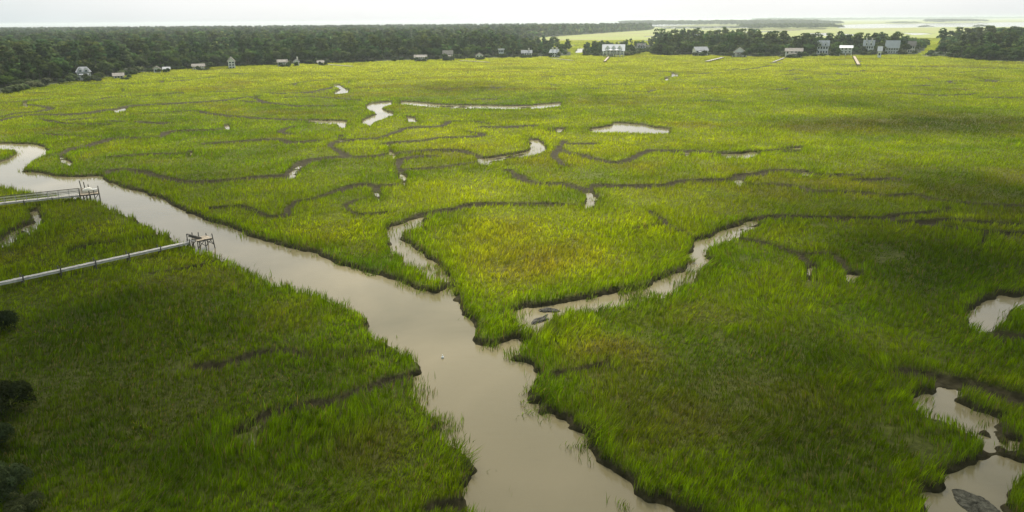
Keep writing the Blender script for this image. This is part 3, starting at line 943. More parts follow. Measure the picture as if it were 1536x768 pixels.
def tree(kind, x, y, sc, rz, v, z=None):
    z = float(sample(Z, np.array([x]), np.array([y]))[0]) - 0.1 if z is None else z
    nm = {'oak': 'oak_tree', 'pine': 'pine_tree', 'shrub': 'shrub', 'near': 'shrub'}[kind]
    o = empty(nm, (x, y, z), rz)
    o.scale = sc
    c, t = PROTO[kind][v % len(PROTO[kind])]
    link("crown", c, None, o)
    link("stem" if kind in ('shrub', 'near') else "trunk", t, None, o)
    return o


# ------------------------------------------------------------------ houses: x centre, width px, roof top py, lowest visible py, foot py (None: distance), ...
HOUSES = []


def house(label, px, wpx, ytop, yvis, foot=None, dist=None, wall=M_WHITE, roof=M_ROOF, style='side', rz=0.0, depth=None, storeys=2, porch=False, chimneys=0, dormers=0, wins=4, stilts=False, roof_k=0.38, cat="house", name="house"):
    p = at(px, foot, 1.0) if foot else at_dist(px, 40, dist)
    x, y = p[0], p[1]
    top = at_dist(px, ytop, y)[2]
    wd = abs(at_dist(px + wpx / 2, ytop, y)[0] - at_dist(px - wpx / 2, ytop, y)[0])
    z0 = float(sample(Z, np.array([x]), np.array([y]))[0])
    ht = max(3.0, top - z0)
    dp = depth or max(5.0, wd * 0.6)
    hr = ht * roof_k if style != 'flat' else 0.4
    hw = ht - hr
    yaw = math.atan2(-x, y) + rz
    root = empty(name, (x, y, z0), yaw)
    tag(root, label, cat)
    HOUSES.append(dict(px=px, w=wpx, top=ytop, vis=yvis, y=y, label=label))
    hwid, hd = wd / 2, dp / 2
    zb = 2.3 if stilts else 0.0
    m_ = MB()
    m_.box(-hwid + .35, hwid - .35, -hd + .35, hd - .35, zb - 0.2, hw)
    if style == 'front':
        m_.poly([(-hwid + .35, -hd + .35, hw), (hwid - .35, -hd + .35, hw), (0, -hd + .35, ht - .35), (-hwid + .35, hd - .35, hw), (hwid - .35, hd - .35, hw), (0, hd - .35, ht - .35)], [(0, 1, 2), (3, 5, 4), (0, 2, 5, 3), (1, 4, 5, 2)])
    elif style == 'side':
        m_.poly([(-hwid + .35, -hd + .35, hw), (-hwid + .35, hd - .35, hw), (-hwid + .35, 0, ht - .35), (hwid - .35, -hd + .35, hw), (hwid - .35, hd - .35, hw), (hwid - .35, 0, ht - .35)], [(0, 1, 2), (3, 5, 4), (0, 2, 5, 3), (1, 4, 5, 2)])
    m_.build("wall", wall, root)
    r_ = MB()
    t_ = 0.22
    if style == 'front':
        for sgn in (-1, 1):
            r_.poly([(sgn * (hwid + .25), -hd - .3, hw - .25), (sgn * (hwid + .25), hd + .3, hw - .25), (0, hd + .3, ht), (0, -hd - .3, ht),
                     (sgn * (hwid + .25), -hd - .3, hw - .25 - t_), (sgn * (hwid + .25), hd + .3, hw - .25 - t_), (0, hd + .3, ht - t_), (0, -hd - .3, ht - t_)],
                    [(0, 1, 2, 3), (4, 7, 6, 5), (0, 4, 5, 1), (1, 5, 6, 2), (3, 7, 4, 0)])
    elif style == 'side':
        for sgn in (-1, 1):
            r_.poly([(-hwid - .3, sgn * (hd + .25), hw - .25), (hwid + .3, sgn * (hd + .25), hw - .25), (hwid + .3, 0, ht), (-hwid - .3, 0, ht),
                     (-hwid - .3, sgn * (hd + .25), hw - .25 - t_), (hwid + .3, sgn * (hd + .25), hw - .25 - t_), (hwid + .3, 0, ht - t_), (-hwid - .3, 0, ht - t_)],
                    [(0, 1, 2, 3), (4, 7, 6, 5), (0, 4, 5, 1), (1, 5, 6, 2), (3, 7, 4, 0)])
    elif style == 'hip':
        k = hwid * .55
        r_.poly([(-hwid - .3, -hd - .3, hw), (hwid + .3, -hd - .3, hw), (hwid + .3, hd + .3, hw), (-hwid - .3, hd + .3, hw), (-k, 0, ht), (k, 0, ht)],
                [(0, 1, 5, 4), (1, 2, 5), (2, 3, 4, 5), (3, 0, 4), (3, 2, 1, 0)])
    else:
        r_.box(-hwid - .3, hwid + .3, -hd - .3, hd + .3, hw, hw + .4)
    rf = r_.build("roof", roof, root)
    for k in range(chimneys):
        c = MB()
        cx = (-.25 + .5 * k) * wd if chimneys > 1 else .2 * wd
        c.box(cx - .5, cx + .5, -.5, .5, ht - 1.6, ht + 1.3)
        c.box(cx - .62, cx + .62, -.62, .62, ht + 1.302, ht + 1.5)
        c.build("chimney", M_BRICK, rf)
    for k in range(dormers):
        cx = (k + .5 - dormers / 2) / dormers * wd * .8
        g = min(wd / dormers * .55, 5.0)
        dz0, dz1, dz2 = hw - .1, hw + hr * .42, hw + hr * .88
        d_ = MB()
        d_.box(cx - g / 2 + .15, cx + g / 2 - .15, -hd * .96, -hd * .2, dz0, dz1)
        d_.poly([(cx - g / 2 + .15, -hd * .96, dz1), (cx + g / 2 - .15, -hd * .96, dz1), (cx, -hd * .96, dz2 - .15)], [(0, 1, 2)])
        dr = d_.build("dormer", wall, rf)
        d2 = MB()
        for sgn in (-1, 1):
            d2.poly([(cx + sgn * (g / 2 + .2), -hd * .96 - .3, dz1 - .1), (cx + sgn * (g / 2 + .2), -.1, dz1 - .1), (cx, -.1, dz2), (cx, -hd * .96 - .3, dz2)], [(0, 1, 2, 3)])
        d2.build("roof_slope", roof, root)
        w_ = MB()
        w_.box(cx - .5, cx + .5, -hd * .96 - .06, -hd * .96 + .02, dz0 + .4, min(dz1 - .1, dz0 + 1.7))
        w_.build("window", M_GLASS, root)
    rows = storeys
    for rw in range(rows):
        zc = zb + (hw - zb) * (rw + .5) / rows
        for k in range(wins):
            cx = (k + .5) / wins * (wd - 1.2) - (wd - 1.2) / 2
            fw, fh = min(1.2, wd / wins * .5), min(1.7, (hw - zb) / rows * .55)
            f_ = MB()
            f_.box(cx - fw / 2 - .12, cx + fw / 2 + .12, -hd + .30, -hd + .38, zc - fh / 2 - .12, zc + fh / 2 + .12)
            fr = f_.build("window", M_WHITE if wall is not M_WHITE else M_GREY, root)
            g_ = MB()
            g_.box(cx - fw / 2, cx + fw / 2, -hd + .27, -hd + .298, zc - fh / 2, zc + fh / 2)
            g_.build("pane", M_GLASS, fr)
    if stilts:
        n = max(3, int(wd / 3))
        for k in range(n):
            for sgn in (-1, 1):
                s_ = MB()
                cx = -hwid + .6 + (wd - 1.2) * k / (n - 1)
                s_.box(cx - .18, cx + .18, sgn * (hd - .6) - .18, sgn * (hd - .6) + .18, -.4, zb - .21)
                s_.build("pillar", M_WHITE, root)
    if porch:
        pw = wd * .62
        pz = zb + 0.6
        q = MB()
        q.box(-pw / 2, pw / 2, -hd - 2.6, -hd + .33, pz - .25, pz)
        q.build("porch_deck", M_WOOD, root)
        q = MB()
        q.poly([(-pw / 2 - .2, -hd - 2.9, pz + 2.7), (pw / 2 + .2, -hd - 2.9, pz + 2.7), (pw / 2 + .2, -hd + .3, pz + 3.3), (-pw / 2 - .2, -hd + .3, pz + 3.3),
                (-pw / 2 - .2, -hd - 2.9, pz + 2.5), (pw / 2 + .2, -hd - 2.9, pz + 2.5), (pw / 2 + .2, -hd + .3, pz + 3.1), (-pw / 2 - .2, -hd + .3, pz + 3.1)],
               [(0, 1, 2, 3), (7, 6, 5, 4), (0, 4, 5, 1), (1, 5, 6, 2), (3, 7, 4, 0)])
        q.build("porch_roof", roof, root)
        for k in range(5):
            q = MB()
            cx = -pw / 2 + .2 + (pw - .4) * k / 4
            q.box(cx - .14, cx + .14, -hd - 2.5, -hd - 2.22, -.3, pz + 2.5)
            q.build("post", M_WHITE, root)
        q = MB()
        q.box(-.5, .5, -hd + .26, -hd + .31, pz, pz + 2.1)
        q.build("door", M_GLASS, root)
        q = MB()
        q.box(-pw / 2, pw / 2, -hd - 2.55, -hd - 2.47, pz + .95, pz + 1.05)
        q.build("rail", M_WHITE, root)
    return root


house("white house with steep grey roof sunk in dark trees, leftmost house of the far shore", 127, 20, 100, 121, foot=119, roof=M_ROOF, style='hip', dormers=2, porch=True, wins=4)
house("small pale boathouse with white rail low at the marsh edge, right of the leftmost house", 178, 15, 112, 116.5, foot=116, roof=M_ROOFB, style='side', storeys=1, wins=3, roof_k=.45, name="boathouse", cat="boathouse")
house("small white front gable showing through trees above a white fence", 236, 11, 99, 108, foot=107.2, style='front', storeys=1, wins=2, roof=M_ROOFB)
house("low white garage with grey roof between the small gable and the shaded grey house", 250, 10, 101, 107.5, foot=106.2, style='side', storeys=1, wins=2, name="garage", cat="garage")
house("shaded beige house half hidden behind oaks, left of the narrow white house", 298, 18, 95.5, 104, foot=103, wall=M_CREAM, roof=M_ROOFB, style='side', wins=5)
house("tall narrow white house with a pointed front gable at the marsh edge", 348, 11, 85, 102.5, foot=101, style='front', wins=2, storeys=3, roof=M_ROOFB, depth=12)
house("long low brown roofed house with white porch beside the white chimney house", 424, 15, 89, 98.5, foot=98, roof=M_ROOFB, style='side', storeys=1, porch=True, wins=5)
house("small white house with one tall white chimney at the marsh edge", 445, 9, 88.5, 98, foot=97.6, style='front', storeys=2, wins=2, chimneys=1)
house("tiny cream cottage behind brush, right of the white chimney house", 481, 10, 92.5, 96.5, foot=96, wall=M_CREAM, roof=M_ROOFB, style='side', storeys=1, wins=3)
house("long house with a row of white porch columns under oak crowns", 631, 19, 82, 90.5, foot=90.3, roof=M_ROOFB, style='side', storeys=1, porch=True, wins=7)
house("two storey white house with tan roof and glassed front by the far marsh edge", 672, 15, 75.5, 88.6, foot=89, roof=M_ROOFB, style='side', porch=True, wins=5)
house("small white two part house between dark round oaks", 719, 12, 79, 87.5, foot=88, style='front', wins=2, roof=M_ROOFB)
house("white flat roofed house top among oak crowns, right of the two part house", 752, 9, 73.5, 77, foot=84.5, style='flat', wins=3, roof=M_ROOFL)
house("grey roofed house with a single white chimney above the oaks", 790, 16, 75, 86, foot=85, style='side', wins=4, chimneys=1, roof=M_ROOF)
house("white house with two chimneys and bay front at the right end of the left wood", 832, 14, 74, 86.5, foot=85, style='side', wins=3, chimneys=2, porch=False, roof=M_ROOFL, rz=-.5)
house("large white house with broad pale grey roof, dormers and columned porch at the gap", 920, 33, 66.5, 84.5, foot=84, style='side', dormers=3, porch=True, wins=6, roof=M_ROOFL, roof_k=.5, stilts=True)
house("pale twin gabled house seen behind the trees right of the large grey roofed house", 962, 13, 65, 69.5, foot=76, style='side', dormers=2, wins=3, roof=M_ROOFB)
house("grey roofed house with white gable end tucked into the middle wood", 1050, 21, 70, 81, foot=82.5, style='side', wins=4, porch=True, roof=M_ROOF, rz=.45)
house("white upper storey of a house above the pines at the left of the middle wood", 1047, 8, 51.5, 55.5, dist=900, style='flat', wins=2, roof=M_ROOFL, storeys=4)
house("white and grey house with steep brown front gable facing the marsh", 1109, 22, 70.5, 85.5, foot=84.5, style='front', wins=4, porch=True, roof=M_ROOFB, roof_k=.55)
house("long low house with tan roof and tall white sun room, middle of the right shore", 1190, 25, 72, 86.5, foot=85, style='side', wins=4, roof=M_ROOFB, porch=True, roof_k=.3)
house("white house with two pointed gables in the trees behind the grey stilt house", 1238, 17, 60.5, 68.5, dist=640, style='side', dormers=2, wins=4, roof=M_ROOFL)
house("grey house raised on stilts at the head of the tan pier", 1268, 18, 68, 81, foot=83, wall=M_GREY, style='side', stilts=True, wins=3, roof=M_ROOFL, roof_k=.2)
house("white house with twin chimneys and gables among the right shore trees", 1307, 15, 60, 69, dist=640, style='side', dormers=2, chimneys=2, wins=4, roof=M_ROOFL)
house("long pale grey metal roofed house among the right shore trees", 1343, 19, 60.5, 68, dist=640, wall=M_GREY, style='side', wins=5, roof=M_ROOFL, roof_k=.55)
house("small tan gabled cottage behind trees, right of the long metal roofed house", 1372, 11, 61.5, 67.5, dist=650, wall=M_CREAM, style='side', wins=3, roof=M_ROOFB)
house("tiny white shed on the slope below the long metal roofed house", 1325, 6, 69.5, 73, dist=590, style='side', wins=1, storeys=1, roof=M_ROOFL, name="shed", cat="shed")
house("distant white long building far back in the left wood", 664, 8, 55.8, 58.5, dist=1300, style='flat', wins=4, storeys=3, roof=M_ROOFL, name="building", cat="building")
house("distant white square building beside the long one far back in the left wood", 672.5, 6, 55, 58, dist=1310, style='flat', wins=3, storeys=3, roof=M_ROOFL, name="building", cat="building")
house("distant pale hip roofed building alone in the far left wood", 742, 7, 55.5, 59, dist=1500, style='hip', wins=3, storeys=3, roof=M_ROOFL, name="building", cat="building")

# ------------------------------------------------------------------ woods
def poisson(P, spacing, n_try, ymax=None):
    """points in polygon with a grid-based spacing"""
    xs = [p[0] for p in P]
    yy = [p[1] for p in P]
    x = rng.uniform(min(xs), max(xs), n_try)
    y = rng.uniform(min(yy), max(yy), n_try)
    k = inside_poly(x, y, P) & (np.abs(x) < 1.0 * y)
    x, y = x[k], y[k]
    cell = {}
    out = []
    for a, b_ in zip(x, y):
        i, j = int(a // spacing), int(b_ // spacing)
        ok = True
        for di in (-1, 0, 1):
            for dj in (-1, 0, 1):
                for (c, d) in cell.get((i + di, j + dj), ()):
                    if (a - c) ** 2 + (b_ - d) ** 2 < spacing * spacing:
                        ok = False
                        break
                if not ok:
                    break
            if not ok:
                break
        if ok:
            cell.setdefault((i, j), []).append((a, b_))
            out.append((a, b_))
    return np.array(out)


def front_dist(x, y, front):
    P = [at(a, b_)[:2] for a, b_ in front]
    d = np.full(np.shape(x), 1e9)
    for a, b_ in zip(P[:-1], P[1:]):
        d = np.minimum(d, segdist(x, y, a, b_))
    return d


def hides_house(x, y, top, rad, cut=.55):
    tx, ty = proj((x, y, top))
    rp_ = rad / y * FPX
    for h_ in HOUSES:
        if y < h_['y'] + 4 and abs(tx - h_['px']) < h_['w'] / 2 - rp_ * .3 and ty < h_['top'] + cut * (h_['vis'] - h_['top']):
            return True
        if cut > .5 and abs(y - h_['y']) < 14 and abs(tx - h_['px']) < h_['w'] / 2 + rp_ * .25:
            return True
    return False


def thin_out(x, y, spacing):
    cell, out = {}, []
    for k, (a, b_) in enumerate(zip(x, y)):
        i, j = int(a // spacing), int(b_ // spacing)
        if all((a - c) ** 2 + (b_ - d) ** 2 >= spacing * spacing for di in (-1, 0, 1) for dj in (-1, 0, 1) for (c, d) in cell.get((i + di, j + dj), ())):
            cell.setdefault((i, j), []).append((a, b_))
            out.append(k)
    return np.array(out)


cands = []
for wi, (P, front) in enumerate(zip(WOODS, (FRONT_A, FRONT_B, FRONT_C))):
    Q = [at(a, b_)[:2] for a, b_ in front]
    L = np.array([np.hypot(*(b_ - a)) for a, b_ in zip(Q[:-1], Q[1:])])
    n = int(L.sum() * 20)
    seg = rng.choice(len(L), n, p=L / L.sum())
    t = rng.random(n)
    Qa = np.array(Q)
    px_ = Qa[seg] + (Qa[seg + 1] - Qa[seg]) * t[:, None]
    off = 85 * rng.random(n) ** 1.6 + 10 * sstep(.35, .75, vnoise(px_[:, 0], px_[:, 1], 26, 19))
    dv = (Qa[seg + 1] - Qa[seg])
    dv /= np.linalg.norm(dv, axis=1)[:, None]
    nv_ = np.stack([-dv[:, 1], dv[:, 0]], 1)
    x, y = px_[:, 0] + nv_[:, 0] * (off + 1.5), px_[:, 1] + nv_[:, 1] * (off + 1.5)
    k = inside_poly(x, y, P) & (np.abs(x) < 1.0 * y)
    x, y = x[k], y[k]
    o_ = np.argsort(front_dist(x, y, front))
    x, y = x[o_], y[o_]
    kk = thin_out(x, y, 6.6)
    x, y = x[kk], y[kk]
    fd = front_dist(x, y, front)
    cands += [(a, b_, f, wi) for a, b_, f in zip(x, y, fd) if f < 75]
    pts = poisson(P, 8.5, 300000 if wi == 0 else 9000)
    fd = front_dist(pts[:, 0], pts[:, 1], front)
    cands += [(a, b_, f, wi) for (a, b_), f in zip(pts, fd) if f >= 75]
trees, mass = [], []
for (x, y, f, wi) in cands:
    n = vnoise(np.array([x]), np.array([y]), 70, 61)[0]
    r = random.random()
    if f < 16:
        kind = 'oak' if r < .85 else 'pine'
        s = random.uniform(.62, .95)
    elif f < 60:
        kind = 'oak' if r < .55 + .5 * (n - .5) else 'pine'
        s = random.uniform(.8, 1.1)
    else:
        kind = 'pine' if r < .42 else 'oak'
        s = random.uniform(.85, 1.2)
    if wi == 1:
        s *= .95
        if f > 60 and x > at(1200, 80)[0]:
            kind, s = 'oak', random.uniform(.55, .85)
    gx_, _ = proj((x, y, 3))
    if wi == 1 and gx_ < 984:
        s *= .55
    elif wi == 0 and gx_ > 745 and y < 1200:
        s *= 1 - .4 * min(1, (gx_ - 745) / 40)
    ht = (9.5 if kind == 'oak' else 17) * s + .8
    rad = (5.5 if kind == 'oak' else 3.2) * s
    if hides_house(x, y, ht, rad):
        # low brush may still stand in front of a house
        continue
    px, _ = proj((x, y, 5))
    rec = (x, y, f, wi, kind, s, px)
    if 0 - 60 < px < W + 60 and f < 60:
        trees.append(rec)
    else:
        mass.append(rec)
trees.sort(key=lambda t: t[2])
mass += trees[290:]
trees = trees[:290]

DESC = {'oak': ["broad dark green oak", "low spreading oak", "round crowned oak", "grey green oak", "bushy dark oak"],
        'pine': ["tall thin pine", "open crowned pine", "dark narrow pine", "tall bare trunked pine"]}
LAND = [(h_['px'], h_['label']) for h_ in HOUSES]
SHORT = {}


def landmark(i):
    names = ["the leftmost white house with steep grey roof", "the small pale boathouse", "the small white front gable", "the low white garage", "the shaded beige house", "the tall narrow white house",
             "the long low brown roofed house", "the white chimney house", "the tiny cream cottage", "the house with a row of porch columns", "the tan roofed two storey house", "the small two part house",
             "the white flat roofed house", "the grey roofed single chimney house", "the two chimney bay fronted house", "the large grey roofed house at the gap", "the pale twin gabled house", "the white gable end house",
             "the white upper storey", "the steep brown gabled house", "the long tan roofed house", "the two gabled white house", "the grey stilt house", "the twin chimney house", "the long metal roofed house", "the small tan cottage"]
    return names[i]


ORD = "first second third fourth fifth sixth seventh eighth ninth tenth eleventh twelfth thirteenth fourteenth fifteenth sixteenth seventeenth eighteenth nineteenth twentieth".split()


def ordinal(n):
    if n < 20:
        return ORD[n]
    tens = ["", "", "twenty", "thirty", "forty", "fifty", "sixty", "seventy", "eighty", "ninety"]
    u = (n + 1) % 10
    t_ = (n + 1) // 10
    if u == 0:
        return {2: "twentieth", 3: "thirtieth", 4: "fortieth", 5: "fiftieth", 6: "sixtieth"}.get(t_, tens[t_])
    return tens[t_] + "-" + ORD[u - 1]


front_lm = [i for i in range(26) if i not in (12, 16, 18, 21, 23, 24, 25)]
lmx = sorted((HOUSES[i]['px'], i) for i in front_lm)
buckets = {}
for t in trees:
    lo = [q for q in lmx if q[0] <= t[6]]
    key = (lo[-1][1] if lo else -1, t[4], 'edge' if t[2] < 14 else 'back')
    buckets.setdefault(key, []).append(t)
vi = 0
for (li, kind, pos), ts in buckets.items():
    ts.sort(key=lambda t: t[6])
    for n, t in enumerate(ts):
        x, y, f, wi, kind, s, px = t
        hsc = random.uniform(.88, 1.12)
        o = tree(kind, x, y, (s, s, s * hsc), random.uniform(0, 6.28), vi)
        vi += 1
        where = "right of " + landmark(li) if li >= 0 else "from the left edge of the photo"
        if pos == 'edge':
            lab = "%s %s at the marsh edge %s" % (ordinal(n), kind, where)
        else:
            lab = "%s %s behind the shore row %s" % (ordinal(n), kind, where)
        tag(o, lab, "tree", "oaks along the wooded shore" if kind == 'oak' else "pines behind the wooded shore")

# low brush fringe
fr_pts = []
for front, nn in ((FRONT_A, 140), (FRONT_B, 100), (FRONT_C, 25)):
    P = [at(a, b_)[:2] for a, b_ in front]
    L = np.array([np.hypot(*(b_ - a)) for a, b_ in zip(P[:-1], P[1:])])
    for k in range(nn):
        d = random.uniform(0, L.sum())
        i = 0
        while d > L[i] and i < len(L) - 1:
            d -= L[i]
            i += 1
        p = P[i] + (P[i + 1] - P[i]) * min(1, d / L[i])
        x, y = p[0] + random.uniform(-3, 3), p[1] + random.uniform(-7, 6)
        s = random.uniform(.8, 1.5)
        if hides_house(x, y, 1.0 + 3.0 * s, 2.2 * s, .33):
            s *= .6
            if hides_house(x, y, 1.0 + 3.0 * s, 2.2 * s, .33):
                continue
        px, _ = proj((x, y, 2))
        if -20 < px < W + 20:
            fr_pts.append((px, x, y, s))
bk = {}
for q in fr_pts:
    lo = [c for c in lmx if c[0] <= q[0]]
    bk.setdefault(lo[-1][1] if lo else -1, []).append(q)
for li, qs in bk.items():
    qs.sort()
    for n, (px, x, y, s) in enumerate(qs):
        o = tree('shrub', x, y, (s, s, s * random.uniform(.8, 1.2)), random.uniform(0, 6.28), vi)
        vi += 1
        where = "right of " + landmark(li) if li >= 0 else "from the left edge of the photo"
        tag(o, "%s grey green marsh edge shrub %s" % (ordinal(n), where), "shrub", "shrubs fringing the wooded shore")

# small oaks grown up against the houses
for i, h_ in enumerate(HOUSES[:26]):
    if i in (5, 12, 15, 16, 18, 21, 23, 24, 25):
        continue
    for sgn, side in ((-1, "left"), (1, "right")):
        if random.random() < .25:
            continue
        yy_ = h_['y'] - 7.5
        p = at_dist(h_['px'] + sgn * h_['w'] * random.uniform(.38, .5), 60, yy_)
        topz = at_dist(h_['px'], h_['top'] + random.uniform(.30, .5) * (h_['vis'] - h_['top']), yy_)[2]
        s = max(.28, min(.62, (topz - .6) / 9.5))
        o = tree('oak', p[0], p[1], (s * .9, s * .9, s), random.uniform(0, 6.28), vi)
        vi += 1
        tag(o, "small oak crowding the %s front corner of %s" % (side, landmark(i)), "tree", "oaks crowding the shore houses")

for i in (0, 1, 4, 6, 8, 9, 10, 11, 13, 17, 20):
    h_ = HOUSES[i]
    for sgn, side in ((-1, "left"), (1, "right")):
        yy_ = h_['y'] - 10
        p = at_dist(h_['px'] + sgn * h_['w'] * random.uniform(.12, .3), 60, yy_)
        topz = at_dist(h_['px'], h_['top'] + random.uniform(.48, .62) * (h_['vis'] - h_['top']), yy_)[2]
        s = max(.35, min(1.3, (topz - .6) / 2.9))
        o = tree('shrub', p[0], p[1], (s * 1.1, s * 1.1, s), random.uniform(0, 6.28), vi)
        vi += 1
        tag(o, "bush before the %s half of %s" % (side, landmark(i)), "shrub", "bushes before the shore houses")

# the depth of the woods as one mass
def mass_mesh(name, recs, label, coarse=False):
    lod = {}
    for kind, lobes_f, seeds in (('oak', oak_lobes, 100), ('pine', pine_lobes, 300)):
        for lv, (nq, sz) in enumerate(((260, 1.0), (90, 1.75), (30, 2.9))):
            lod[kind, lv] = [crown_arrays(lobes_f(seeds + k), nq, sz * (.8 if kind == 'pine' else 1), 700 + k + lv * 10, OAKC[k % 5] if kind == 'oak' else (0.034, 0.050, 0.018)) for k in range(5)]
    Vs, Cs, Ns = [], [], []
    for (x, y, f, wi, kind, s, px) in recs:
        lv = 0 if y < 750 else (1 if y < 1300 else 2)
        V, c, n_ = lod[kind, lv][random.randrange(5)]
        t = random.uniform(0, 6.28)
        ct, st_ = math.cos(t), math.sin(t)
        Ns.append(np.stack([n_[:, 0] * ct - n_[:, 1] * st_, n_[:, 0] * st_ + n_[:, 1] * ct, n_[:, 2]], -1))
        ca, sa = math.cos(t) * s, math.sin(t) * s
        z0 = 0.9
        if kind == 'pine':
            ca, sa = ca * 1.25, sa * 1.25
        Vs.append(np.stack([V[:, 0] * ca - V[:, 1] * sa + x, V[:, 0] * sa + V[:, 1] * ca + y, V[:, 2] * s + z0], -1))
        g = random.uniform(.7, 1.45) * (1.35 if random.random() < .06 else 1)
        hue = np.array((random.uniform(.8, 1.3), 1, random.uniform(.7, 1.2)))
        Cs.append(c * g * hue)
    V = np.concatenate(Vs)
    C = np.concatenate(Cs)
    o = link(name, mesh_np(name, V, quad=np.arange(len(V)).reshape(-1, 4), tint=C, nrm=np.concatenate(Ns)), M_LEAF)
    tag(o, label, "woods", kind="stuff")
    print(name, len(recs), len(V) // 4)


mass = [m_ for m_ in mass if m_[1] < 900 or random.random() < .75]
mass_mesh("woods", mass, "dense dark green wood stretching back behind the shore trees")

# far wooded islands and the far mainland
def far_wood(name, label, front_px, depth, n, ht, sz, back=None):
    P = [at(a, b_) for a, b_ in front_px]
    L = np.array([np.hypot(*(b_ - a)[:2]) for a, b_ in zip(P[:-1], P[1:])])
    Vs, Cs, Nf = [], [], []
    protos = [crown_arrays(oak_lobes(900 + k, 1.0, 1.0), 34, .16, 950 + k, (0.036, 0.050, 0.020)) for k in range(4)]
    tot = L.sum()
    for k in range(n):
        d = random.uniform(0, tot)
        e = min(d, tot - d) / tot
        i = 0
        while d > L[i] and i < len(L) - 1:
            d -= L[i]
            i += 1
        p = P[i] + (P[i + 1] - P[i]) * min(1, d / L[i])
        dep = depth * min(1, e * 6 + .08) * random.random()
        V, c, n_ = protos[k % 4]
        Nf.append(n_)
        h_ = ht * random.uniform(.65, 1.1) * (0.65 + .35 * min(1, e * 8))
        w_ = sz * random.uniform(.8, 1.3)
        Vs.append(np.stack([V[:, 0] * w_ + p[0], V[:, 1] * w_ + p[1] + dep, V[:, 2] * h_ + .4], -1))
        Cs.append(c * random.uniform(.8, 1.2))
    V = np.concatenate(Vs)
    o = link(name, mesh_np(name, V, quad=np.arange(len(V)).reshape(-1, 4), tint=np.concatenate(Cs), nrm=np.concatenate(Nf)), M_LEAF)
    tag(o, label, "woods", kind="stuff")


far_wood("wooded_island", "low wooded island in front of the pale lagoon", [(1136, 43.6), (1170, 43.6), (1220, 43.3), (1262, 42.2)], 380, 260, 15, 26)
far_wood("far_woods", "hazy line of woods beyond the narrow lagoon", [(940, 38.6), (1000, 39.2), (1060, 38.9), (1140, 38.6), (1200, 38), (1262, 36.6)], 900, 900, 24, 45)
far_wood("far_shore_woods", "palest wooded shore on the horizon at the right", [(1150, 33.6), (1228, 31.6), (1300, 30.6), (1400, 29.6), (1536, 28.4), (1680, 27)], 1500, 1500, 34, 90)
far_wood("lagoon_islet", "small hazy wooded islet across the lagoon, right part", [(1415, 33.6), (1440, 33.2), (1480, 32.8)], 300, 130, 20, 40)
far_wood("lagoon_islet", "flat hazy islet across the lagoon, left of the larger islet", [(1346, 35), (1362, 34.8), (1382, 34.6)], 160, 60, 9, 26)
far_wood("scrub", "thin row of scrub dots along the near edge of the narrow lagoon", [(1000, 43.4), (1060, 43.2), (1130, 42.6)], 40, 26, 6, 14)
far_wood("scrub", "scattered scrub on the right lagoon edge", [(1380, 41.4), (1400, 41.3)], 30, 10, 7, 16)
far_wood("scrub", "scattered scrub at the far right lagoon edge", [(1465, 41.2), (1490, 40.9)], 30, 12, 8, 16)

# ------------------------------------------------------------------ near docks
def pt(a):
    return Vector(tuple(float(c) for c in a))


def dock(label, p0, p1, z, width, bay, post_up, rails=(), wood=M_WOOD, ground=0.2, n_max=60, posts_dark=M_WOODD, group=None, name="dock"):
    a, b_ = at(*p0, z), at(*p1, z)
    d = b_ - a
    L = float(np.hypot(d[0], d[1]))
    yaw = math.atan2(d[1], d[0])
    root = empty(name, (a[0], a[1], 0), yaw)
    tag(root, label, "dock", group)
    m_ = MB()
    nb = int(L / 0.30)
    for k in range(nb):
        x = k * L / nb
        jz = random.uniform(-.012, .012)
        m_.box(x + .012, x + L / nb - .012, -width / 2 + random.uniform(-.03, .03), width / 2 + random.uniform(-.03, .03), z - .06 + jz, z + jz)
    m_.build("deck", wood, root)
    m_ = MB()
    for sgn in (-1, 1):
        m_.box(0, L, sgn * (width / 2 - .1) - .05, sgn * (width / 2 - .1) + .05, z - .30, z - .075)
    m_.build("stringer", M_WOOD, root)
    n = max(2, int(L / bay))
    for k in range(n + 1):
        x = L * k / n
        for sgn in (-1, 1):
            q = MB()
            q.cyl((x, sgn * (width / 2 + .09), -.8), (x + random.uniform(-.05, .05), sgn * (width / 2 + .09), z + post_up * random.uniform(.8, 1.15)), .09, .075, 7)
            q.build("piling", posts_dark, root)
        q = MB()
        q.box(x - .06, x + .06, -width / 2 - .02, width / 2 + .02, z - .50, z - .305)
        q.build("crossbeam", M_WOODD, root)
    for sgn in rails:
        q = MB()
        for zz in (z + .5, z + .95):
            q.box(0, L, sgn * (width / 2 + .02) - .03, sgn * (width / 2 + .02) + .03, zz - .06, zz + .06)
        nn = int(L / 1.5)
        for k in range(nn + 1):
            x = L * k / nn
            q.box(x - .04, x + .04, sgn * (width / 2 + .055), sgn * (width / 2 + .13), z - .2, z + .97)
        q.build("railing", M_WOODD if sgn > 0 else M_WOOD, root)
    return root, L, yaw


# dock with railings and boat lift posts
rootA, LA, yawA = dock("railed plank dock ending in a platform with tall leaning posts", (-150, 320), (119, 291.5), 1.4, 1.15, 3.6, .12, rails=(1, -1))
def local(root, px, py, z):
    p = at(px, py, z)
    c, s_ = math.cos(-root.rotation_euler[2]), math.sin(-root.rotation_euler[2])
    x, y = p[0] - root.location[0], p[1] - root.location[1]
    return Vector((x * c - y * s_, x * s_ + y * c, z))


KP = 0.66


def shrink(root, before, x0, z0):
    """bring the end platform to its real size about the end of the walkway"""
    for o in root.children:
        if o.name in before:
            continue
        for v in o.data.vertices:
            v.co.x, v.co.y, v.co.z = x0 + (v.co.x - x0) * KP, v.co.y * KP, z0 + (v.co.z - z0) * KP


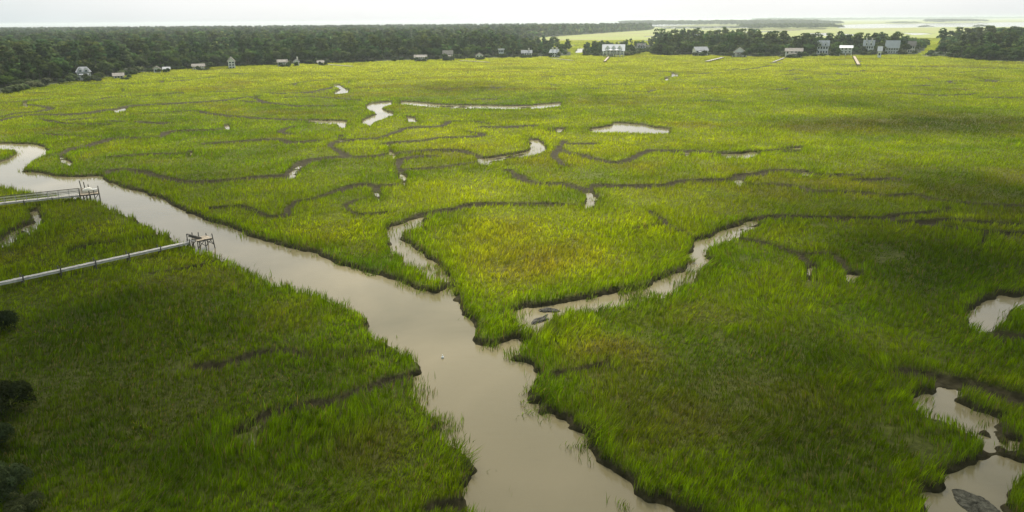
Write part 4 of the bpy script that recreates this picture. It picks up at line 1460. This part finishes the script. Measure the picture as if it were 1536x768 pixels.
oldA = {o.name for o in rootA.children}
zA = 1.45
m_ = MB()
PA0 = LA
for k in range(20):
    x = PA0 + k * .23
    m_.box(x + .01, x + .22, -1.6, 2.3, zA - .06, zA)
m_.build("platform", M_WOODT, rootA)
m_ = MB()
for yy_ in (-1.5, .3, 2.2):
    m_.box(PA0, PA0 + 4.6, yy_ - .08, yy_ + .08, zA - .36, zA - .065)
m_.build("platform_frame", M_WOODD, rootA)
for (dx, dy, up, lx) in ((.1, -1.65, 1.1, 0), (2.3, -1.68, 1.0, .02), (4.55, -1.65, 1.3, .05), (4.6, 2.3, 1.3, .1), (2.3, 2.35, 1.1, 0), (.1, 2.35, 1.1, 0), (3.4, -1.66, .9, 0)):
    q = MB()
    q.cyl((PA0 + dx + lx, dy, -2.4), (PA0 + dx, dy, zA + up), .13, .11, 8)
    q.build("piling", M_WOODD, rootA)
for (dx, dy, hgt, lean) in ((1.0, 2.6, 3.1, -.45), (1.7, 2.7, 2.6, -.25), (2.5, 2.75, 1.8, -.1)):
    q = MB()
    q.cyl((PA0 + dx, dy, -2.4), (PA0 + dx + lean, dy + .1, zA + hgt), .15, .12, 8)
    q.build("lift_post", M_WOODD, rootA)
for (x0, x1, y_, ) in ((0.1, 4.55, -1.66), (.1, 2.3, 2.34)):
    q = MB()
    for zz in (zA + .5, zA + .95):
        q.box(PA0 + x0, PA0 + x1, y_ - .04, y_ + .04, zz - .06, zz + .06)
    for k in range(14):
        x = PA0 + x0 + (x1 - x0) * (k + .5) / 14
        q.box(x - .03, x + .03, y_ + .045, y_ + .1, zA, zA + .95)
    q.build("railing", M_WOODT, rootA)
for a, b_ in (((.1, -1.65, 0.1), (2.3, -1.65, 1.4)), ((4.6, -1.65, .1), (4.6, 2.3, 1.4)), ((4.55, -1.65, 1.4), (3.4, -1.65, .1))):
    q = MB()
    q.beam((PA0 + a[0], a[1] - .14, a[2]), (PA0 + b_[0], b_[1] - .14, b_[2]), .08, .16)
    q.build("brace", M_WOODD, rootA)
shrink(rootA, oldA, PA0, zA)
# heap under tarp and white box on the platform (things of their own)
def heap(name, label, cat, centre, rx, ry, rz_, m, seed, yaw=0, nu=22, nv=9, rough=.18, shelly=0.0):
    r = random.Random(seed)
    o = empty  # noqa
    vs, fs = [], []
    ph = [r.uniform(0, 6.28) for _ in range(6)]
    for j in range(nv + 1):
        t = j / nv
        for i in range(nu):
            a = 2 * math.pi * i / nu
            k = 1 + rough * (math.sin(2 * a + ph[0]) * .6 + math.sin(3 * a + ph[1]) * .5 + math.sin(5 * a + ph[2]) * .35) + r.uniform(-rough, rough) * .35
            rad = math.cos(t * math.pi / 2) ** .8 * (1 + r.uniform(-shelly, shelly))
            vs.append((rx * rad * k * math.cos(a), ry * rad * k * math.sin(a), rz_ * math.sin(t * math.pi / 2) * (1 + r.uniform(-.12, .12)) - (.12 if j == 0 else 0)))
    for j in range(nv):
        for i in range(nu):
            fs.append((j * nu + i, j * nu + (i + 1) % nu, (j + 1) * nu + (i + 1) % nu, (j + 1) * nu + i))
    fs.append(tuple(range(nu - 1, -1, -1)))
    me = bpy.data.meshes.new(name)
    me.from_pydata(vs, [], fs)
    me.update()
    for p in me.polygons:
        p.use_smooth = shelly == 0
    o = link(name, me, m)
    o.location = tuple(float(c) for c in centre)
    o.rotation_euler = (0, 0, yaw)
    tag(o, label, cat)
    return o


cA, sA = math.cos(yawA), math.sin(yawA)
def worldA(x, y, z):
    return (rootA.location[0] + x * cA - y * sA, rootA.location[1] + x * sA + y * cA, z)


heap("tarp_heap", "cream tarp covered heap on the platform of the railed dock", "covered gear", worldA(PA0 + 2.1 * KP, 1.0 * KP, zA + .08), .85, .65, .8, M_TARP, 3, yawA, rough=.1)
bx = empty("storage_box", worldA(PA0 + 3.7 * KP, .6 * KP, zA), yawA)
bx.scale = (.75, .75, .75)
tag(bx, "white storage box near the outer corner of the railed dock", "box")
q = MB(); q.box(-.45, .45, -.32, .32, 0, .62); q.build("box_body", M_WHITE, bx)
q = MB(); q.box(-.49, .49, -.36, .36, .622, .72); q.build("lid", M_WHITE, bx)

# long narrow boardwalk with the broken end platform
rootB, LB, yawB = dock("long narrow pale boardwalk with paired posts and a rickety braced end platform", (-160, 458), (283, 362.5), 1.4, 0.68, 3.6, .42, wood=M_WOOD)
oldB = {o.name for o in rootB.children}
zB = 1.5
PB = LB
for (nm, x0, x1, y0, y1) in (("platform", 1.2, 4.4, -1.4, 1.4),):
    m_ = MB()
    for k in range(14):
        x = PB + x0 + (x1 - x0) * k / 14
        m_.box(x + .01, x + (x1 - x0) / 14 - .01, y0 + random.uniform(-.05, .05), y1 + random.uniform(-.05, .05), zB - .06, zB)
    m_.build(nm, M_WOODT, rootB)
m_ = MB()
m_.box(PB - .2, PB + 1.3, -.5, .5, zB - .13, zB - .065)
m_.build("landing", M_WOOD, rootB)
m_ = MB()
for yy_ in (-1.3, 0, 1.3):
    m_.box(PB + 1.2, PB + 4.4, yy_ - .08, yy_ + .08, zB - .34, zB - .065)
m_.build("platform_frame", M_WOODD, rootB)
for (dx, dy, up, lx, ly) in ((.1, .75, 1.35, 0, 0), (1.2, -1.45, .05, 0, 0), (2.8, -1.45, .1, .05, -.05), (4.4, -1.45, .95, .35, -.15), (4.4, 1.45, .5, .3, .1), (2.8, 1.45, 1.0, 0, 0), (1.5, 1.45, 1.25, 0, 0), (.4, -.6, .1, 0, 0)):
    q = MB()
    q.cyl((PB + dx + lx, dy + ly, -2.4), (PB + dx, dy, zB + up), .12, .10, 8)
    q.build("piling", M_WOODD, rootB)
# tipped up gangway leaning on the platform
q = MB()
a, b_ = Vector((PB + .25, .9, zB + 1.25)), Vector((PB + 2.6, .2, zB + .12))
q.beam(a, b_, 1.15, .10)
q.beam(a + Vector((0.05, -.55, -.24)), b_ + Vector((0, -.55, -.10)), .1, .5)
q.beam(a + Vector((0.05, .5, -.14)), b_ + Vector((0, .5, -.14)), .1, .16)
q.build("gangway", M_WOODD, rootB)
for a, b_ in (((1.2, -1.45, .1), (2.8, -1.45, 1.5)), ((2.8, -1.45, .1), (1.2, -1.45, 1.5)), ((2.8, -1.45, .1), (4.4, -1.45, 1.5)), ((4.5, -1.45, .1), (2.8, -1.45, 1.5)), ((4.45, -1.45, .2), (4.45, 1.45, 1.5)), ((1.2, 1.45, .1), (2.8, 1.45, 1.5))):
    q = MB()
    q.beam((PB + a[0], a[1] - .15, a[2]), (PB + b_[0], b_[1] - .15, b_[2]), .07, .14)
    q.build("brace", M_WOODD, rootB)

shrink(rootB, oldB, PB, zB)

# far piers
dock("short tan pier below the large grey roofed house at the gap", (913, 85), (907, 91.5), 1.5, 1.6, 6, .3, wood=M_WOODT, name="pier")
dock("slanting pale pier left of the steep brown gabled house", (1084, 85.8), (1060, 91.5), 1.5, 2.0, 7, .4, wood=M_WOOD, name="pier")
dock("thin pier running to a floating landing below the long tan roofed house", (1176, 86.5), (1160, 92.5), 1.3, 1.2, 7, .4, wood=M_WOOD, name="pier")
r_, l_, y_ = dock("dark floating landing in the marsh at the end of the thin pier", (1154, 94.2), (1172, 93.9), .9, 3.0, 5, .7, wood=M_WOODD, name="landing_stage")
dock("straight tan pier from the grey stilt house to the dark creek", (1281, 84), (1288, 96.5), 1.6, 1.8, 7, .4, wood=M_WOODT, name="pier")
dock("small dark landing beside the tan pier of the grey stilt house", (1286, 91.6), (1292, 91.5), 1.0, 2.2, 4, .4, wood=M_WOODD, name="landing_stage")
dock("low grey walkway along the shore below the two chimney house", (828, 87.3), (860, 90.4), 1.0, 1.2, 8, .3, wood=M_WOOD, name="walkway")
dock("low walkway in the marsh left of the slanting pier head", (690, 90.5), (734, 93), 1.0, 1.6, 8, .3, wood=M_WOODT, name="walkway")
dock("small walkway in front of the tiny cream cottage", (492, 96.5), (528, 99), 1.0, 1.2, 8, .3, wood=M_WOOD, name="walkway")

# ------------------------------------------------------------------ oyster beds, mud bank, float, near shrubs
heap("oyster_bed", "dark oval oyster clump in the creek mouth, the farther of two", "oyster bed", at(823.5, 466, 0.0), .95, .55, .22, M_OYST, 11, .1, rough=.3, shelly=.22, nu=44)
heap("oyster_bed", "dark ragged oyster clump in the creek mouth, the nearer of two", "oyster bed", at(809, 481, 0.0), 1.0, .5, .22, M_OYST, 17, 1.0, rough=.35, shelly=.22, nu=44)
heap("oyster_bed", "small string of oyster shells between the two dark clumps", "oyster bed", at(817, 475, 0.0), .55, .14, .1, M_OYST, 23, .9, rough=.4, shelly=.22, nu=44)
heap("mud_bank", "round grey mud bank rimmed with shells in the lower right pool", "mud bank", at(1463, 757, 0.0), 1.1, 1.5, .12, M_MUDB, 29, 0.0, nu=70, nv=14, rough=.13, shelly=.05)
fl = empty("float", at(664, 537, 0.0))
tag(fl, "small white float drifting in the middle of the brown channel", "float")
q = MB()
for j in range(6):
    t0, t1 = -math.pi / 2 + math.pi * j / 6, -math.pi / 2 + math.pi * (j + 1) / 6
    q.cyl((0, 0, .08 + .15 * math.sin(t0)), (0, 0, .08 + .15 * math.sin(t1)), max(.01, .13 * math.cos(t0)), max(.01, .13 * math.cos(t1)), 12)
q.build("float_body", M_WHITE, fl)
q = MB(); q.cyl((0, 0, .22), (0, 0, .36), .03, .03, 8); q.build("stub", M_WHITE, fl)

for k, (px, py, s, lab) in enumerate(((4, 622, 1.15, "dark round shrub at the left edge, level with the lower creeklet"), (-6, 500, 1.0, "dark low shrub at the left edge below the boardwalk"),
                                      (6, 745, .85, "pale leaved shrub in the lower left corner"), (-16, 680, .9, "shadowed shrub at the left edge between the round shrub and the corner"),
                                      (38, 775, .55, "small tufted shrub at the bottom edge right of the corner shrub"))):
    p = at(px, py, .4)
    o = tree('near', p[0], p[1], (s, s, s), k * 1.3, (0, 1, 2, 1, 2)[k])
    tag(o, lab, "shrub", "shrubs at the left edge of the near marsh")

# ------------------------------------------------------------------ light, sky, air
SUN_EL, SUN_AZ = R(55), R(4)      # ahead of the camera, azimuth measured from +Y towards +X
sun_d = bpy.data.lights.new("sun", 'SUN')
sun_d.energy = 5.0
sun_d.angle = R(5)
sun_d.color = (1.0, 0.95, 0.86)
sun = bpy.data.objects.new("sun", sun_d)
COL.objects.link(sun)
dirv = Vector((math.sin(SUN_AZ) * math.cos(SUN_EL), math.cos(SUN_AZ) * math.cos(SUN_EL), math.sin(SUN_EL)))
sun.rotation_euler = dirv.to_track_quat('Z', 'Y').to_euler()

w = bpy.data.worlds.new("World")
scene.world = w
w.use_nodes = True
nt = w.node_tree
bg = nt.nodes["Background"]
sky = nt.nodes.new("ShaderNodeTexSky")
sky.sky_type = 'NISHITA'
sky.sun_disc = False
sky.sun_elevation = SUN_EL
sky.sun_rotation = SUN_AZ
sky.air_density = 1.0
sky.dust_density = 4.0
tc = nt.nodes.new("ShaderNodeTexCoord")
nz_ = nt.nodes.new("ShaderNodeTexNoise")
nz_.inputs["Scale"].default_value = 1.6
nz_.inputs["Detail"].default_value = 5
mpp = nt.nodes.new("ShaderNodeMapping")
mpp.inputs["Scale"].default_value = (1, 1, 3.0)
nt.links.new(tc.outputs["Generated"], mpp.inputs["Vector"])
nt.links.new(mpp.outputs["Vector"], nz_.inputs["Vector"])
# overcast veil: brighter towards the sun, greyer away from it
dot = nt.nodes.new("ShaderNodeVectorMath")
dot.operation = 'DOT_PRODUCT'
nt.links.new(tc.outputs["Generated"], dot.inputs[0])
dot.inputs[1].default_value = tuple(dirv)
mr1 = nt.nodes.new("ShaderNodeMapRange")
mr1.inputs["From Min"].default_value = 0.36
mr1.inputs["From Max"].default_value = 0.56
mr1.interpolation_type = 'SMOOTHSTEP'
nt.links.new(dot.outputs["Value"], mr1.inputs["Value"])
veil = nt.nodes.new("ShaderNodeMix")
veil.data_type = 'RGBA'
veil.inputs[6].default_value = (4.0, 4.85, 5.1, 1)
veil.inputs[7].default_value = (6.4, 6.5, 6.5, 1)
nt.links.new(mr1.outputs["Result"], veil.inputs[0])
cl = nt.nodes.new("ShaderNodeMapRange")
cl.inputs["From Min"].default_value = 0.3
cl.inputs["From Max"].default_value = 0.7
cl.inputs["To Min"].default_value = 0.70
cl.inputs["To Max"].default_value = 0.97
nt.links.new(nz_.outputs["Fac"], cl.inputs["Value"])
mx = nt.nodes.new("ShaderNodeMix")
mx.data_type = 'RGBA'
nt.links.new(cl.outputs["Result"], mx.inputs[0])
nt.links.new(sky.outputs["Color"], mx.inputs[6])
nt.links.new(veil.outputs[2], mx.inputs[7])
nt.links.new(mx.outputs[2], bg.inputs["Color"])
bg.inputs["Strength"].default_value = 0.1

# unseen clouds added above the frame to darken the foreground and both flanks
def cloud(cx, cy, cz, rx, ry, rz_, seed):
    r = random.Random(seed)
    nu, nv = 64, 24
    ph = [r.uniform(0, 6.28) for _ in range(8)]
    vs, fs = [], []
    for j in range(nv + 1):
        la = -math.pi / 2 + math.pi * j / nv
        for i in range(nu):
            lo = 2 * math.pi * i / nu
            k = 1 + .10 * math.sin(2 * lo + ph[0]) + .09 * math.sin(3 * lo + ph[1]) + .07 * math.sin(5 * lo + ph[2]) * math.cos(la) + .05 * math.sin(9 * lo + 4 * la + ph[3]) + .05 * math.sin(6 * la + 3 * lo + ph[4])
            vs.append((cx + rx * k * math.cos(la) * math.cos(lo), cy + ry * k * math.cos(la) * math.sin(lo), cz + rz_ * k * math.sin(la) * (1 if la > 0 else .45)))
    for j in range(nv):
        for i in range(nu):
            fs.append((j * nu + i, j * nu + (i + 1) % nu, (j + 1) * nu + (i + 1) % nu, (j + 1) * nu + i))
    me = bpy.data.meshes.new("cloud")
    me.from_pydata(vs, [], fs)
    me.update()
    for p in me.polygons:
        p.use_smooth = True
    tag(link("cloud", me, M_SUN_BLOCKER), kind="structure")


M_SUN_BLOCKER = mat("cloud_vapour", (0.85, 0.86, 0.88), 1.0, (0.01, 0.03), None, 0.0)
CZ = 620.0
def shade(gx, gy, rx, ry, seed):
    k = (CZ - 1) / math.tan(SUN_EL)
    cloud(gx + k * math.sin(SUN_AZ), gy + k * math.cos(SUN_AZ), CZ, rx, ry, 45, seed)


shade(-140, 75, 112, 62, 1)
shade(155, 84, 122, 70, 2)
shade(10, 14, 130, 38, 3)

hz = MB()
hz.box(-58000, 58000, -1400, 31000, -4.5, 38)
mh = bpy.data.materials.new("haze_air")
mh.use_nodes = True
nt = mh.node_tree
nt.nodes.clear()
out = nt.nodes.new("ShaderNodeOutputMaterial")
pv = nt.nodes.new("ShaderNodeVolumePrincipled")
pv.inputs["Color"].default_value = (0.60, 0.66, 0.68, 1)
pv.inputs["Density"].default_value = 1.3e-4
pv.inputs["Density Attribute"].default_value = ""
pv.inputs["Anisotropy"].default_value = 0.4
nt.links.new(pv.outputs["Volume"], out.inputs["Volume"])
tag(hz.build("haze", mh), kind="stuff")

scene.render.engine = 'CYCLES'
scene.cycles.max_bounces = 6
scene.cycles.diffuse_bounces = 3
scene.cycles.glossy_bounces = 2
scene.cycles.transmission_bounces = 3
scene.cycles.volume_bounces = 2
scene.cycles.use_denoising = True
scene.view_settings.view_transform = 'Standard'
scene.view_settings.look = 'None'
scene.view_settings.gamma = 1
scene.view_settings.exposure = 0.82
